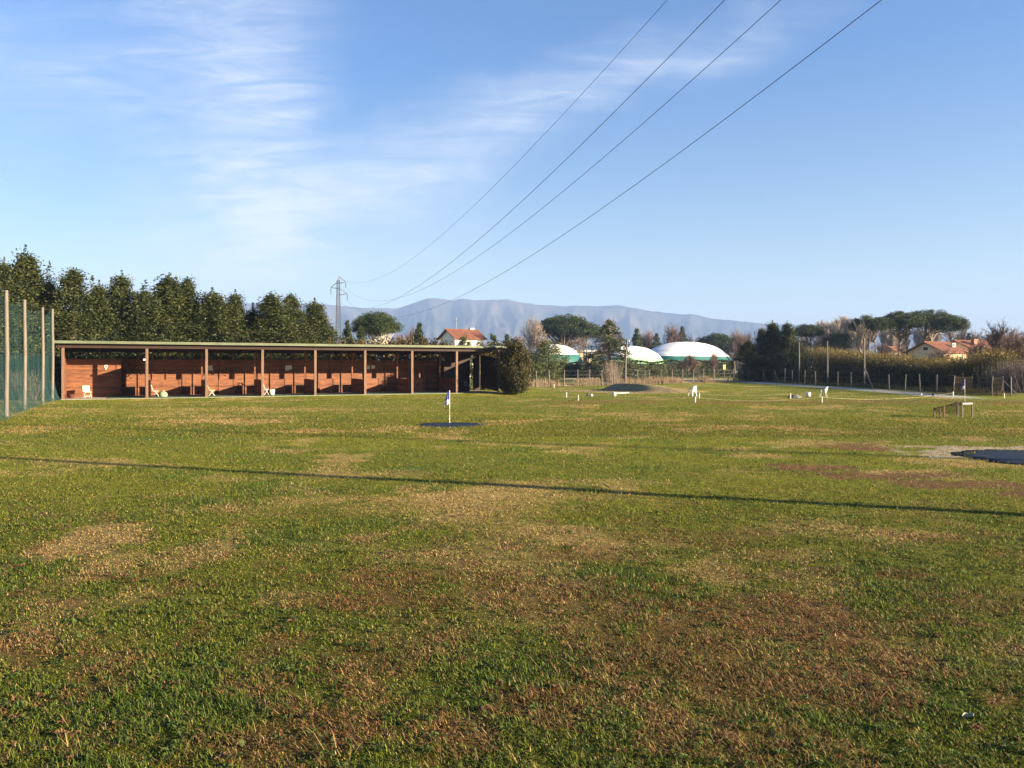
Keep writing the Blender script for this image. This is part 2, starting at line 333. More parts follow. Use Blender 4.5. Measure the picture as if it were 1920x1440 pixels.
def ground_color(X, Y):
    dry, brn, lus, ear, pal, n3 = weights(X, Y)
    c = mixc(np.broadcast_to(C['green'], X.shape + (3,)), C['green2'], ss(.4, .62, n3))
    c = mixc(c, C['lush'] * 1.15, lus * .8); c = mixc(c, C['straw'], dry * .75); c = mixc(c, C['brown'], brn * .75)
    c = mixc(c, C['earth'], ss(.35, .75, ear)); c = mixc(c, C['pale'], ss(.3, .7, pal))
    # gravel path along the right-hand fence, a pale track and rough fields beyond the fence
    fy = 74 + (X - 2.3) * .95 + .6; beyond = ss(0, 1.5, Y - fy) * ss(40, 34, X) + ss(34, 36, X) * ss(40, 60, Y)
    c = mixc(c, C['field'], np.clip(beyond, 0, 1) * .8)
    pth = ss(1.7, 1.1, np.abs(X - 30.3 + .004 * (Y - 70) ** 2 * (Y < 70))) * ss(46, 52, Y) * ss(112, 104, Y)
    c = mixc(c, C['path'], pth); c = mixc(c, C['track'], ss(7, 3, np.abs(Y - 122)) * ss(40, 30, X) * ss(-10, -2, X))
    c = mixc(c, C['path'] * .9, ss(5, 2.5, np.abs(Y - 104)) * ss(12, 15, X) * ss(30, 24, X) * .8)
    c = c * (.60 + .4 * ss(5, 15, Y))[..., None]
    far = ss(200, 400, Y); c = mixc(c, np.array((.10, .085, .05)), far)
    return c
def ground_z(X, Y):
    z = .05 * (fbm(X * .22, Y * .22, 21, 3) - .5) * ss(2, 6, Y) * ss(46, 30, Y)
    L = (X - SO.x) * DN.x + (Y - SO.y) * DN.y; A = (X - SO.x) * DX.x + (Y - SO.y) * DX.y
    return z - .11 * ss(-.9, -2.2, L) * ss(-7, -3.5, L) * ss(-8, -5, A) * ss(29, 26, A)
rows = np.concatenate([np.linspace(-60, 1.5, 12), np.array([1.5 * 1.0096 ** k for k in range(1, 560)]), np.geomspace(340, 7600, 40)])
cols = np.linspace(-1, 1, 361)
Yg, Cg = np.meshgrid(rows, cols, indexing='ij'); Xg = Cg * (3 + .82 * np.abs(Yg) + 40 * (Yg < 1.5))
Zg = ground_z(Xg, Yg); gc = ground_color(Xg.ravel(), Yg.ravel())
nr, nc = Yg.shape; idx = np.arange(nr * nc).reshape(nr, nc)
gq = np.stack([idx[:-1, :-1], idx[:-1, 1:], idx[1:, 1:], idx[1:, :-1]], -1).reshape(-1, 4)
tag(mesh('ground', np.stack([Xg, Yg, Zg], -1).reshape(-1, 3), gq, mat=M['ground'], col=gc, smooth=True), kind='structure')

# ------------------------------------------------------------------ grass blades and litter in the near field
def blades(name, N, y0, y1, pw, label, litter=False, seed=1, far=False):
    r = np.random.default_rng(seed); Nc = N; N = int(N * 1.42)
    t = r.random(N); a = 1 - pw; Y = (y0 ** a + t * (y1 ** a - y0 ** a)) ** (1 / a); X = (r.random(N) * 2 - 1) * (.70 * Y + .5)
    sd = np.arange(N) >= Nc; X = np.where(sd, np.sign(X) * (.70 * Y + .5 + 5.0 * r.random(N) ** 1.2), X)
    dry, brn, lus, ear, pal, n3 = weights(X, Y); k1, k2 = r.random(N), r.random(N)
    bare = np.maximum(ss(.3, .8, ear), ss(.3, .7, pal)); mt = np.zeros(N, bool)
    for cx_, cy_, ax, ay in ((MAT1.x, MAT1.y, 1.04, .88), (MAT2.x, MAT2.y, 2.05, 1.45)): mt |= ((X - cx_) / ax) ** 2 + ((Y - cy_) / ay) ** 2 < 1
    keep = (r.random(N) > bare * .72) & ~mt; 
    c = mixc(np.broadcast_to(C['green'], (N, 3)), C['green2'] * .85, k1); c = mixc(c, C['lush'], ((lus * .9 + .12) > k2).astype(float) * .85)
    d = (r.random(N) < np.clip(dry * .85 + .13, 0, 1)).astype(float); c = mixc(c, C['straw'] * 1.0, d)
    b = (r.random(N) < np.clip(brn * .85 + .08, 0, 1)).astype(float); c = mixc(c, C['brown'] * 1.25, b)
    dark = (r.random(N) < .16).astype(float); c = mixc(c, np.array((.035, .045, .012)), dark)
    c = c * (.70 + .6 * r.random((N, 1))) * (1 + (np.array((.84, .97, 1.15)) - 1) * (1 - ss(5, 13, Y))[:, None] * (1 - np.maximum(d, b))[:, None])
    L = (.014 + .024 * r.random(N) ** 1.6) * (1 + .55 * lus) * (1 - .25 * np.maximum(d, b)) * (1 + Y / 40); wd = (.0022 + .0016 * r.random(N)) * (1 + Y / 5.5)
    tuft = fbm(X * 5.5, Y * 5.5, 91, 3); L = L * (.72 + .62 * ss(.32, .68, tuft)); keep &= r.random(N) < .35 + .9 * ss(.30, .52, tuft) + .5 * ss(7, 14, Y)
    if far: L = .035 + .035 * r.random(N); wd = .008 + .0003 * Y; keep = keep & (((X - SO.x) * DN.x + (Y - SO.y) * DN.y < -.5) | (X > 3)) & (Y < 72 + X * .95) & (X < 28.5)
    if litter:
        c = mixc(np.broadcast_to(C['straw'] * 1.05, (N, 3)), C['brown'] * 1.6, k1 ** 1.2) * (.5 + .55 * k2[:, None]); L = .02 + .10 * r.random(N) ** 3; wd = .0016 + .0036 * r.random(N) ** 4
        L = np.where(r.random(N) < .012, .10 + .14 * r.random(N), L); keep = keep & (r.random(N) < .10 + 1.0 * np.maximum(brn, .55 * dry))
    X, Y, c, L, wd, lus, d, b = X[keep], Y[keep], c[keep], L[keep], wd[keep], lus[keep], d[keep], b[keep]; n = len(X)
    th = r.random(n) * 2 * np.pi; lean = np.clip(r.normal(1.12, .42, n) + .25 * np.maximum(d, b), .1, 1.5)
    z0 = ground_z(X, Y) + (r.random(n) * .012 if not litter else .012 + .02 * r.random(n)) - .004
    if litter: lean = 1.35 + r.normal(0, .22, n)
    base = np.c_[X, Y, z0]; dirh = np.c_[np.cos(th), np.sin(th), np.zeros(n)]; side = np.c_[-np.sin(th), np.cos(th), np.zeros(n)] * (wd / 2)[:, None]
    mid = base + (dirh * np.sin(lean * .7)[:, None] + np.array([0, 0, 1]) * np.cos(lean * .7)[:, None]) * (L * .55)[:, None]
    tip = mid + (dirh * np.sin(lean * 1.25)[:, None] + np.array([0, 0, 1]) * np.cos(lean * 1.25)[:, None]) * (L * .45)[:, None]
    V = np.stack([base - side, base + side, mid + side * .8, mid - side * .8, tip], 1).reshape(-1, 3)
    i = np.arange(n)[:, None] * 5; Q = i + np.array([[0, 1, 2, 3]]); T = i + np.array([[3, 2, 4]])
    o = mesh(name, V, Q, T, M['blade'], col=np.repeat(c, 5, 0)); tag(o, label, 'grass', kind='stuff'); return o
MAT1 = W(843, 797); MAT2 = W(2012, 861)
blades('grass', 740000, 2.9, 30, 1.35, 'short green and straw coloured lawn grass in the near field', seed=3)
blades('far_grass', 330000, 22, 78, 1.6, 'short yellow green lawn grass farther off towards the shed and fences', seed=8, far=True)
blades('dead_grass', 90000, 2.9, 12, 1.5, 'loose dry stalks lying on the lawn', True, seed=5)
def clover():
    r = np.random.default_rng(12); N = 9000; Y = 3 + 9 * r.random(N) ** 1.6; X = (r.random(N) * 2 - 1) * (.7 * Y + .4)
    k = fbm(X * 1.9, Y * 1.9, 77, 3) > .56; X, Y = X[k], Y[k]; n = len(X)
    s = .006 + .008 * r.random(n); th = r.random((n, 1)) * 6.28 + np.arange(6)[None] * 1.047; tl = r.normal(0, .35, (n, 2))
    px = np.cos(th) * s[:, None]; py = np.sin(th) * s[:, None]; pz = px * tl[:, :1] + py * tl[:, 1:] + (.014 + .02 * r.random(n))[:, None] + ground_z(X, Y)[:, None]
    V = np.stack([X[:, None] + px, Y[:, None] + py, pz], -1).reshape(-1, 3); i = np.arange(n)[:, None] * 6
    Q = np.concatenate([i + np.array([[0, 1, 2, 3]]), i + np.array([[0, 3, 4, 5]])]); c = np.array((.075, .10, .025)) * (.6 + .9 * r.random((n, 1)))
    tag(mesh('clover_leaves', V, Q, mat=M['blade'], col=np.repeat(c, 6, 0)), 'small round weed leaves growing among the near grass', 'weeds', kind='stuff')
clover()
def rosettes():
    r = np.random.default_rng(44); N = 520; Y = 3.6 + 8 * r.random(N) ** 1.5; X = (r.random(N) * 2 - 1) * (.68 * Y); V, Q, c = [], [], []
    for x, y in zip(X, Y):
        z = float(ground_z(np.array([x]), np.array([y]))[0]); k = r.integers(4, 9); dead = r.random() < .3; base = np.array((.17, .095, .045)) if dead else np.array((.07, .105, .022))
        for j in range(k):
            a = 6.283 * (j + .6 * r.random()) / k; L = r.uniform(.022, .05); wd = L * r.uniform(.2, .34); up = r.uniform(.012, .03); dx, dy = math.cos(a), math.sin(a); n0 = len(V)
            P = lambda t, s, h: (x + dx * L * t - dy * wd * s, y + dy * L * t + dx * wd * s, z + .012 + h)
            V += [P(.05, 0, 0), P(.5, -.8, up), P(.5, .8, up), P(.5, 0, up * .7), P(.85, -.5, up * .9), P(.85, .5, up * .9), P(1.05, 0, up * .4)]; Q += [(n0, n0 + 1, n0 + 3, n0 + 3), ]; Q.pop()
            Q += [(n0, n0 + 3, n0 + 1), (n0, n0 + 2, n0 + 3), (n0 + 1, n0 + 3, n0 + 4), (n0 + 3, n0 + 6, n0 + 4), (n0 + 2, n0 + 5, n0 + 3), (n0 + 3, n0 + 5, n0 + 6)]; c += [base * r.uniform(.6, 1.4)] * 7
    tag(mesh('rosette_weeds', V, (), Q, M['blade'], col=np.array(c)), 'flat rosettes of broad weed leaves and dead leaves among the near grass', 'weeds', kind='stuff')
rosettes()

# ------------------------------------------------------------------ mountains (real size, five kilometres off)
RIDGE = [(-900, 640), (-300, 610), (200, 585), (460, 566), (600, 567), (690, 576), (745, 576), (775, 566), (803, 557), (830, 558), (850, 561), (866, 557), (890, 560), (950, 558), (975, 565), (1010, 569), (1060, 571), (1110, 572), (1160, 570), (1200, 577), (1250, 585), (1300, 588), (1350, 597), (1400, 602), (1450, 606), (1560, 609), (1640, 616), (1800, 625), (2100, 640), (2900, 660)]
def mountains():
    px = np.linspace(-900, 2900, 1100); t = np.linspace(0, 1.35, 130)
    ry = np.interp(px, *zip(*RIDGE)) + 3.0 * (fbm(px * .05, px * 0, 4, 4) - .5) + 1.3 * (fbm(px * .3, px * 0, 6, 3) - .5)
    PXg, Tg = np.meshgrid(px, t); RY = np.broadcast_to(ry, PXg.shape)
    Z = 3300 + 1700 * Tg; top = (HY - RY) / F * 5000
    ridge = fbm(PXg * .019, Tg * 1.1 + PXg * .004, 61, 5); spur = 1 - np.abs(2 * ridge - 1)
    shape = np.where(Tg < 1, np.clip(Tg, 0, 1) ** 1.25, 1 - (Tg - 1) * 1.4)
    h = top * shape * (1 - .46 * (1 - spur) * np.clip(4 * Tg * (1 - Tg), 0, 1)) - 3
    X = (PXg - CX) / F * Z; i = np.arange(px.size * t.size).reshape(PXg.shape)
    Q = np.stack([i[:-1, :-1], i[:-1, 1:], i[1:, 1:], i[1:, :-1]], -1).reshape(-1, 4)
    tag(mesh('mountains', np.stack([X, Z, h], -1).reshape(-1, 3), Q, mat=M['mount'], smooth=True), kind='structure')
mountains()

# ------------------------------------------------------------------ driving-range shed
BAY = 3.47
shed = thing('driving_range_shed', 'long open fronted brown timber shed divided into bays under a flat roof', 'shed', SO, SROT)
XL, XR = -5.0, 7.25 * BAY
def slab(x0, x1, y0, y1, zt0, zt1, th):      # sloping roof slab: front height, back height
    V = np.array([(x0, y0, zt0 - th), (x1, y0, zt0 - th), (x1, y1, zt1 - th), (x0, y1, zt1 - th), (x0, y0, zt0), (x1, y0, zt0), (x1, y1, zt1), (x0, y1, zt1)], float); return V, BOXQ.copy(), np.zeros((0, 3), int)
add('roof', slab(XL, XR, -.38, 5.5, 3.50, 3.12, .10), M['roof'], shed)
add('fascia', box(XL - .02, XR + .02, -.44, -.383, 3.375, 3.535), M['fascia'], shed)
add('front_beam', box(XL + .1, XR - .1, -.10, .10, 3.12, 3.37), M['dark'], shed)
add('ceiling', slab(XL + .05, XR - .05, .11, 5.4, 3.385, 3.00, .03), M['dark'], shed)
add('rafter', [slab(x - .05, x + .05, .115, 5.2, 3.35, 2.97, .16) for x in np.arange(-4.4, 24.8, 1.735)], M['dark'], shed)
add('floor', box(-4.6, 7 * BAY + .1, -.25, 5.3, -.25, .02), M['concrete'], shed)
for k in [-1.31] + list(range(8)):
    add('post', [box(k * BAY - .075, k * BAY + .075, -.075, .075, .0, 3.12), box(k * BAY - .12, k * BAY + .12, -.12, .12, -.05, .06)], M['post'], shed)
for k in range(1, 7):
    p = add('partition', [box(k * BAY - .03, k * BAY + .03, .08, 3.42, .03, 1.1)], M['wall'], shed)
    add('partition_post', box(k * BAY - .06, k * BAY + .06, 3.425, 3.545, .02, 3.05), M['wall'], shed)
add('partition', box(-.03, .03, .08, 3.42, .03, 2.38), M['wall'], shed)['label'] = 'tall boarded partition beside the first bay'
add('partition_post', box(-.06, .06, 3.425, 3.545, .02, 3.05), M['wall'], shed)
for k in range(0, 6):
    x = k * BAY
    add('low_panel', box(x + .06, x + .80, 3.46, 3.51, .03, 1.1), M['wall'], shed)
    add('low_panel', [box(x + 1.06, x + 2.02, 3.46, 3.51, .03, 1.1), box(x + 2.03, x + 2.14, 3.42, 3.52, .02, 1.12)], M['wall'], shed)
add('back_wall', [box(-1.6, 6 * BAY + .4, 5.0, 5.05, .02, 2.46)], M['wall'], shed)
st = [box(x - .045, x + .045, 4.91, 4.997, .02, 3.0) for x in np.arange(-1.3, 6 * BAY, .867)]
add('stud', st, M['wall'], shed)
nw = add('back_wall', [box(-4.55, -1.48, 3.1, 3.15, .0, 2.46), box(-1.74, -1.63, 3.04, 3.098, 0, 2.48)], M['wall'], shed); nw['label'] = 'sunlit end bay wall set forward of the rest'
add('rear_partition', box(-1.53, -1.48, 3.16, 4.99, .02, 2.46), M['wall'], shed)
add('end_wall', box(-4.60, -4.55, .08, 3.1, .0, 2.9), M['wall'], shed)
add('back_wall', [box(6 * BAY + .42, 6 * BAY + 2.55, 3.5, 3.55, .02, 2.96), box(6 * BAY + 2.85, 7 * BAY, 3.5, 3.55, .02, 2.96), box(6 * BAY + .36, 6 * BAY + .42, 3.5, 5.05, .02, 2.46)], M['dark'], shed)  # end bay boards darkened for the shade they stand in
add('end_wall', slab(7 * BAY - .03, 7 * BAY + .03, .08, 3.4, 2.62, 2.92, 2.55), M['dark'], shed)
for k in range(-1, 7):
    x0 = max(k, -.66) * BAY + .12
    add('turf_mat', box(x0, (k + 1) * BAY - .12, -.22, 2.6, .021, .05), M['turf'], shed)
# paper notices and small fittings, pinned inside the bays
for px, py, w_, h_ in ((395, 690, .28, .34), (389, 690, .14, .3), (538, 690, .26, .36), (544, 689, .22, .3), (690, 689, .24, .28), (699, 688, .3, .24)):
    u = (px - CX) / F; lx = (u * (SO.y + DN.y * 4.99) - (SO.x + DN.x * 4.99)) / (DX.x - u * DX.y)
    Zd = SH(lx, 4.99).y; z = HT(py, Zd); o = add('paper_notice', box(-w_ / 2, w_ / 2, -.012, 0, -h_ / 2, h_ / 2), M['paper'])
    o.location = SH(lx, 4.895, z); o.rotation_euler.z = SROT
    tag(o, {395: 'grey notice sheet pinned high in the third bay', 389: 'narrow notice half hidden by the post of the third bay', 538: 'left of two notice sheets side by side in a middle bay', 544: 'right of two notice sheets side by side in a middle bay', 690: 'small notice beside the fifth bay post', 699: 'wide pale notice sheet in the bay right of the middle'}[px], 'notice', 'paper notices on the shed wall')
ring = [(-2.35 + .085 * math.cos(a), 3.085, 2.0 + .085 * math.sin(a)) for a in np.linspace(0, 2 * math.pi, 11)]
o = add('bay_emblem', [path(ring, .028, 4), box(-2.38, -2.32, 3.06, 3.095, 1.80, 1.92)], M['white']); tag(o, 'small round white emblem on the sunlit end wall', 'emblem'); o.location = SO; o.rotation_euler.z = SROT
o = add('flood_light', [box(-.09, .09, -.12, .05, -.09, .09), box(-.03, .03, .04, .1, -.03, .03)], M['white']); o.scale = (.6, .6, .6); o.location = SH(-.15, -.02, 2.42); o.rotation_euler.z = SROT
tag(o, 'small white lamp fixed to the left post of the second bay', 'lamp')

# ------------------------------------------------------------------ chairs
def folding_chair(name, label, loc, rz, mat=None):
    mt = mat or M['cream']; t = thing(name, label, 'chair', loc, rz, 'folding chairs in the shed')
    for s in (-.22, .22):
        add('leg', segs([(s, -.22, 0)], [(s, .10, .46)], .017), mt, t); add('leg', segs([(s * .9, .22, 0)], [(s * .9, -.18, .44)], .017), mt, t)
    add('seat', [box(-.23, .23, -.22, .20, .42, .45)], mt, t)
    b = [box(-.23, .23, -.012, .012, 0, .46)]; Mx = Matrix.Translation((0, .20, .44)) @ Matrix.Rotation(-.28, 4, 'X')
    add('backrest', [xf(p, Mx) for p in b], mt, t); t.scale = (.86, .86, .86); add('stretcher', [segs([(-.22, -.12, .15)], [(.22, -.12, .15)], .014), segs([(-.2, .14, .1)], [(.2, .14, .1)], .014)], mt, t)
    return t
folding_chair('folding_chair', 'cream folding chair alone before the sunlit end wall', SH(-3.35, 1.9, .02), SROT + .35)
folding_chair('folding_chair', 'cream folding chair behind a green bag in the second bay', SH(.55, 1.6, .05), SROT + 1.5)
folding_chair('folding_chair', 'cream folding chair half behind the third bay post', SH(BAY + .45, 1.6, .05), SROT + 1.6)
folding_chair('folding_chair', 'white folding chair beside a white bucket in the fourth bay', SH(2 * BAY + .42, 1.9, .05), SROT + 2.2, M['white'])
folding_chair('folding_chair', 'dark chair in deep shade in the rightmost bay', SH(6 * BAY + 2.0, 2.6, .05), SROT + .2, M['steel'])  # dark grey puts the end bay shade into a plastic chair's colour
def bucket(label, loc, s=1.0, mt=None):
    o = thing('bucket', label, 'bucket', loc)
    add('body', [lathe([(.0, .005), (.12 * s, .005), (.15 * s, .30 * s), (.155 * s, .30 * s), (.13 * s, .06 * s)], 16)], mt or M['white'], o, True)
    add('handle', path([(.15 * s * math.cos(a), .15 * s * math.sin(a) * .3, .30 * s + .02 * math.sin(a)) for a in np.linspace(0, math.pi, 8)], .006), M['steel'], o); return o
bucket('white bucket in front of the folding chair in the fourth bay', SH(2 * BAY + .75, .9, .05), 1.25)
bg_ = add('ball_bag', [lathe([(.02, 0), (.24, .03), (.27, .16), (.2, .3), (.06, .36), (.09, .42)], 14)], plain('pale_green_bag', (.20, .27, .17), .8)); bg_.location = SH(.95, .7, .05); tag(bg_, 'pale green bag slumped against the chair in the second bay', 'bag')
bn = add('garden_pot', [lathe([(.0, 0), (.13, 0), (.19, .26), (.17, .26), (.14, .05)], 16)], plain('red_brown_pot', (.07, .018, .012), .7)); bn.location = SH(-4.2, 1.6, .02); tag(bn, 'dark red pot at the far left corner of the shed', 'pot')

# ------------------------------------------------------------------ safety net on poles, left edge
npt = [(-17.3, 25.0, 5.0), (-19.95, 30.5, 5.0), (-22.7, 36.0, 5.1), (-25.5, 42.0, 5.2), (-26.75, 45.0, 5.35)]
nf = thing('net_fence', 'tall translucent green safety net strung along tall grey wooden poles', 'net fence', (-19.95, 30.5, 0))
O0 = np.array((-19.95, 30.5, 0))
for x, y, h in npt: add('pole', path([(x - O0[0], y - O0[1], -.3), (x - O0[0] + .03, y - O0[1], h * .5), (x - O0[0], y - O0[1], h)], [.085, .08, .07], 10), M['pole'], nf, True)
def netsheet(name, pts, z0, z1, mt, fold, off, parent, nx=120, nz=14, sag=.3):
    pts = np.array(pts, float); s = np.linspace(0, len(pts) - 1, nx); P = np.stack([np.interp(s, np.arange(len(pts)), pts[:, i]) for i in range(3)], 1)
    d = np.gradient(P[:, :2], axis=0); d /= np.linalg.norm(d, axis=1, keepdims=True); nn = np.c_[-d[:, 1], d[:, 0]]
    zt = np.linspace(0, 1, nz); V = []
    sg = sag * np.sin(np.pi * (s % 1)) 
    for t in zt:
        wv = off + fold * np.sin(s * 37 + 3 * np.sin(s * 11)) * (1 - t * .6) + fold * .6 * np.sin(s * 83 + 2)
        top = (P[:, 2] - sg) * z1; zz = z0 + (top - z0) * t
        flare = -(1 - t) ** 6 * .45 * (z0 < .1)
        V.append(np.c_[P[:, 0] + nn[:, 0] * (wv + flare) - O0[0], P[:, 1] + nn[:, 1] * (wv + flare) - O0[1], zz])
    i = np.arange(nx * nz).reshape(nz, nx); Q = np.stack([i[:-1, :-1], i[:-1, 1:], i[1:, 1:], i[1:, :-1]], -1).reshape(-1, 4)
    return mesh(name, np.concatenate(V), Q, mat=mt, parent=parent, smooth=True)
end = npt + [(-27.5, 46.4, 5.2)]
netsheet('net', end, .02, .985, M['net'], .05, .12, nf)
netsheet('lower_net', end, .03, .52, M['net_dense'], .10, .35, nf, sag=.25)
add('rope', [path([(x - O0[0], y - O0[1], .52 * h - .05) for x, y, h in npt], .012, 4), path([(x - O0[0], y - O0[1], .985 * h) for x, y, h in npt], .014, 4), path([(x - O0[0], y - O0[1], 1.15) for x, y, h in npt], .01, 4)], M['wire'], nf)

# ------------------------------------------------------------------ flags, mats, small practice frame
def turf_disc(name, c, ax, ay, rot, mt, label):
    th = np.linspace(0, 2 * np.pi, 72, endpoint=False); wob = 1 + .05 * np.sin(3 * th + 1) + .03 * np.sin(7 * th) + .02 * np.sin(17 * th) + .015 * np.sin(29 * th)
    ring = lambda k, z: np.c_[ax * k * wob * np.cos(th), ay * k * wob * np.sin(th), np.full(72, z)]
    V = np.concatenate([ring(1.0, -.02), ring(.995, .006), ring(.8, .012), ring(.4, .014), ring(.02, .014)]); i = np.arange(72); j = (i + 1) % 72
    Q = np.concatenate([np.stack([i + 72 * k, j + 72 * k, j + 72 * (k + 1), i + 72 * (k + 1)], 1) for k in range(4)])
    o = mesh(name, V, Q, mat=mt, smooth=True); o.location = (c.x, c.y, float(ground_z(np.array([c.x]), np.array([c.y]))[0])); o.rotation_euler.z = rot; return tag(o, label, 'turf mat')
turf_disc('turf_target', MAT1, 1.22, 1.05, .2, M['turf_blue'], 'small round dark green turf target under the flagstick on the lawn')
turf_disc('turf_target', MAT2, 2.35, 1.75, -.2, M['turf_blue'], 'large round dark blue turf mat cut by the right edge')
def flag(label, base, h, m1, m2, rz):
    t = thing('flagstick', label, 'flagstick', base, rz)
    add('pole', [segs([(0, 0, -.05)], [(0, 0, h * .22)], .012, None, 8), segs([(0, 0, h * .42)], [(0, 0, h)], .012, .010, 8)], M['white'], t); add('pole_band', segs([(0, 0, h * .22)], [(0, 0, h * .42)], .012, None, 8), plain('pink_pole_band', (.55, .34, .24), .6), t)
    ny, nz = 9, 12; V = []
    for a in range(nz):
        k = a / (nz - 1)
        for b in range(ny):
            s = b / (ny - 1); x = -.015 - s * (.07 + .11 * k) ; y = .045 * math.sin(s * 7 + k * 2) * (.4 + s); V.append((x, y, h * (.98 - .02 * s) - k * h * .40 * (1 + .12 * s) - s * .02))
    i = np.arange(ny * nz).reshape(nz, ny); q_ = lambda a, b: np.stack([i[a:b, :-1], i[a:b, 1:], i[a + 1:b + 1, 1:], i[a + 1:b + 1, :-1]], -1).reshape(-1, 4)
    f = mesh('flag', V, q_(0, 7), mat=m1, parent=t, smooth=True); mesh('flag_tail', V, q_(7, nz - 1), mat=m2, parent=t, smooth=True); return t
flag('white flagstick with a drooping navy and lilac flag on the near turf target', (W(843, 794).x, W(843, 794).y, .04), 1.13, M['blue'], M['lilac'], .1)
flag('white flagstick with a limp blue and pale flag near the right fence', W(1809, 752), 1.28, M['blue'], M['lilac'], .3)
def practice_frame():
    c = W(1791, 783.4); t = thing('practice_frame', 'small low wooden frame with dark sagging net and six legs on the lawn', 'practice net', c)
    Z = c.y; X = lambda px: (px - 1791) / F * Z; H = lambda py: (783.4 - py) / F * Z
    legs = {'a': (X(1800.5), -.12, H(755.5)), 'b': (X(1823), .0, H(755.5)), 'm': (X(1813), .62, H(756.5) + .03), 'c': (X(1770), .0, H(761)), 'd': (X(1761), .34, H(766)), 'e': (X(1782), .72, H(766) + .02)}
    for k in 'abmcde':
        x, y, h = legs[k]; add('leg', box(x - .027, x + .027, y - .027, y + .027, -.02, h), M['pole'] if k in 'abm' else M['post'], t)
    tp = lambda k: (legs[k][0], legs[k][1], legs[k][2] - .02)
    add('rail', [segs([tp('c'), tp('d'), tp('e'), tp('d')], [tp('a'), tp('c'), tp('m'), tp('e')], .022)], M['dark'], t)
    add('rail', [segs([tp('m'), tp('m')], [tp('b'), tp('a')], .022)], M['pole'], t); add('rail', [segs([tp('a')], [tp('b')], .033)], M['white'], t)['label'] = 'front rail coloured white for the sun on it'  # white stands for sunlight on the timber front rail
    def hang(a, b, low):
        P, Q_ = np.array(tp(a)), np.array(tp(b)); n = 14; V = []
        for r in range(5):
            for s in np.linspace(0, 1, n):
                p = P + (Q_ - P) * s; V.append((p[0], p[1] + .03 * math.sin(s * 9 + r), p[2] - (p[2] - low * (1 - .6 * math.sin(math.pi * s))) * r / 4 * .92))
        i = np.arange(5 * n).reshape(5, n); return np.array(V), np.stack([i[:-1, :-1], i[:-1, 1:], i[1:, 1:], i[1:, :-1]], -1).reshape(-1, 4), np.zeros((0, 3), int)
    add('netting', [hang('c', 'a', .16), hang('e', 'm', .2), hang('d', 'c', .2), hang('d', 'e', .2)], M['net_black'], t)
practice_frame()

# ------------------------------------------------------------------ putting green: rope stakes, ropes, chairs, buckets
stk = [((1062, 745), 'leftmost white rope stake beside the bunker'), ((1084, 751), 'white rope stake second from the left before the bunker'), ((1303.5, 755), 'white rope stake in front of the round backed chair'), ((1311, 747), 'short white stake just right of the round backed chair'), ((1482, 747.5), 'short pale stake beside a grey lump on the green'),
       ((1541, 754.5), 'white rope stake right in front of the second chair'), ((1787, 743), 'grey white stake at the foot of the right fence'), ((1882.5, 746.5), 'rightmost white stake below the braced fence post'), ((1039, 727), 'small white stake by the far wire fence')]
for (px, py), lb in stk:
    o = add('rope_stake', [lathe([(.0, -.1), (.035, -.1), (.035, .30), (.02, .325), (0, .33)], 8)], M['white']); o.location = W(px, py); tag(o, lb, 'stake', 'white stakes round the putting green')
def rope(label, a, b, lowpy):
    A, B = W(*a), W(*b); A.z = B.z = .29; P = [A.lerp(B, s) - Vector((0, 0, 4 * lowpy * s * (1 - s))) for s in np.linspace(0, 1, 25)]
    tag(add('barrier_rope', path(P, .0055, 5), M['rope']), label, 'rope', 'ropes round the putting green')
rope('pale rope from the leftmost stake to the round backed chair', (1062, 745), (1311, 747), .22)
rope('pale rope from the second stake to the stake before the chair', (1084, 751), (1303.5, 755), .16)
rope('pale rope running right from the stake beside the chair', (1311, 747), (1482, 747.5), .12)
rope('pale rope between the two front stakes by the white chairs', (1303.5, 755), (1541, 754.5), .2)
rope('pale rope running right from the second chair to the fence stake', (1541, 754.5), (1787, 745), .24)
rope('pale rope between the two rightmost stakes', (1787, 743), (1882.5, 746.5), .05)
def monobloc(label, loc, rz):
    t = thing('garden_chair', label, 'chair', loc, rz, 'white chairs by the putting green')
    sc = .80
    for sx in (-1, 1):
        add('leg', segs([(.23 * sx * sc, -.24 * sc, 0)], [(.19 * sx * sc, -.2 * sc, .42 * sc)], .022, .028), M['white'], t)
        add('leg', segs([(.22 * sx * sc, .26 * sc, 0)], [(.19 * sx * sc, .18 * sc, .42 * sc)], .022, .028), M['white'], t)
        add('armrest', path([(.23 * sx * sc, -.2 * sc, .40 * sc), (.27 * sx * sc, -.18 * sc, .62 * sc), (.27 * sx * sc, .12 * sc, .64 * sc), (.21 * sx * sc, .22 * sc, .60 * sc)], .022, 6), M['white'], t)
    add('seat', box(-.22 * sc, .22 * sc, -.22 * sc, .2 * sc, .40 * sc, .44 * sc), M['white'], t)
    n, V = 11, []
    for lay in (0, 1):
        for k in range(n):
            a = math.pi * (k / (n - 1)); x = -math.cos(a)
            for z in (0, 1):
                zt = .44 + (.20 + .24 * math.sin(a) ** .6) * z; V.append((x * .23 * sc, (.16 + .08 * math.sin(a) + .12 * z * math.sin(a) + .02 * lay) * sc, zt * sc))
    i = np.arange(len(V)).reshape(2, n, 2); Q = [np.stack([i[l, :-1, 0], i[l, 1:, 0], i[l, 1:, 1], i[l, :-1, 1]], 1) for l in (0, 1)] + [np.stack([i[0, :-1, 1], i[0, 1:, 1], i[1, 1:, 1], i[1, :-1, 1]], 1)]
    mesh('backrest', V, np.concatenate(Q), mat=M['white'], parent=t); return t
monobloc('white plastic chair with rounded back just behind the middle rope stake', W(1298.5, 743), math.pi + .5)
monobloc('white plastic chair turned away beside a white bucket on the green', W(1543.5, 745), math.pi + 1.0)
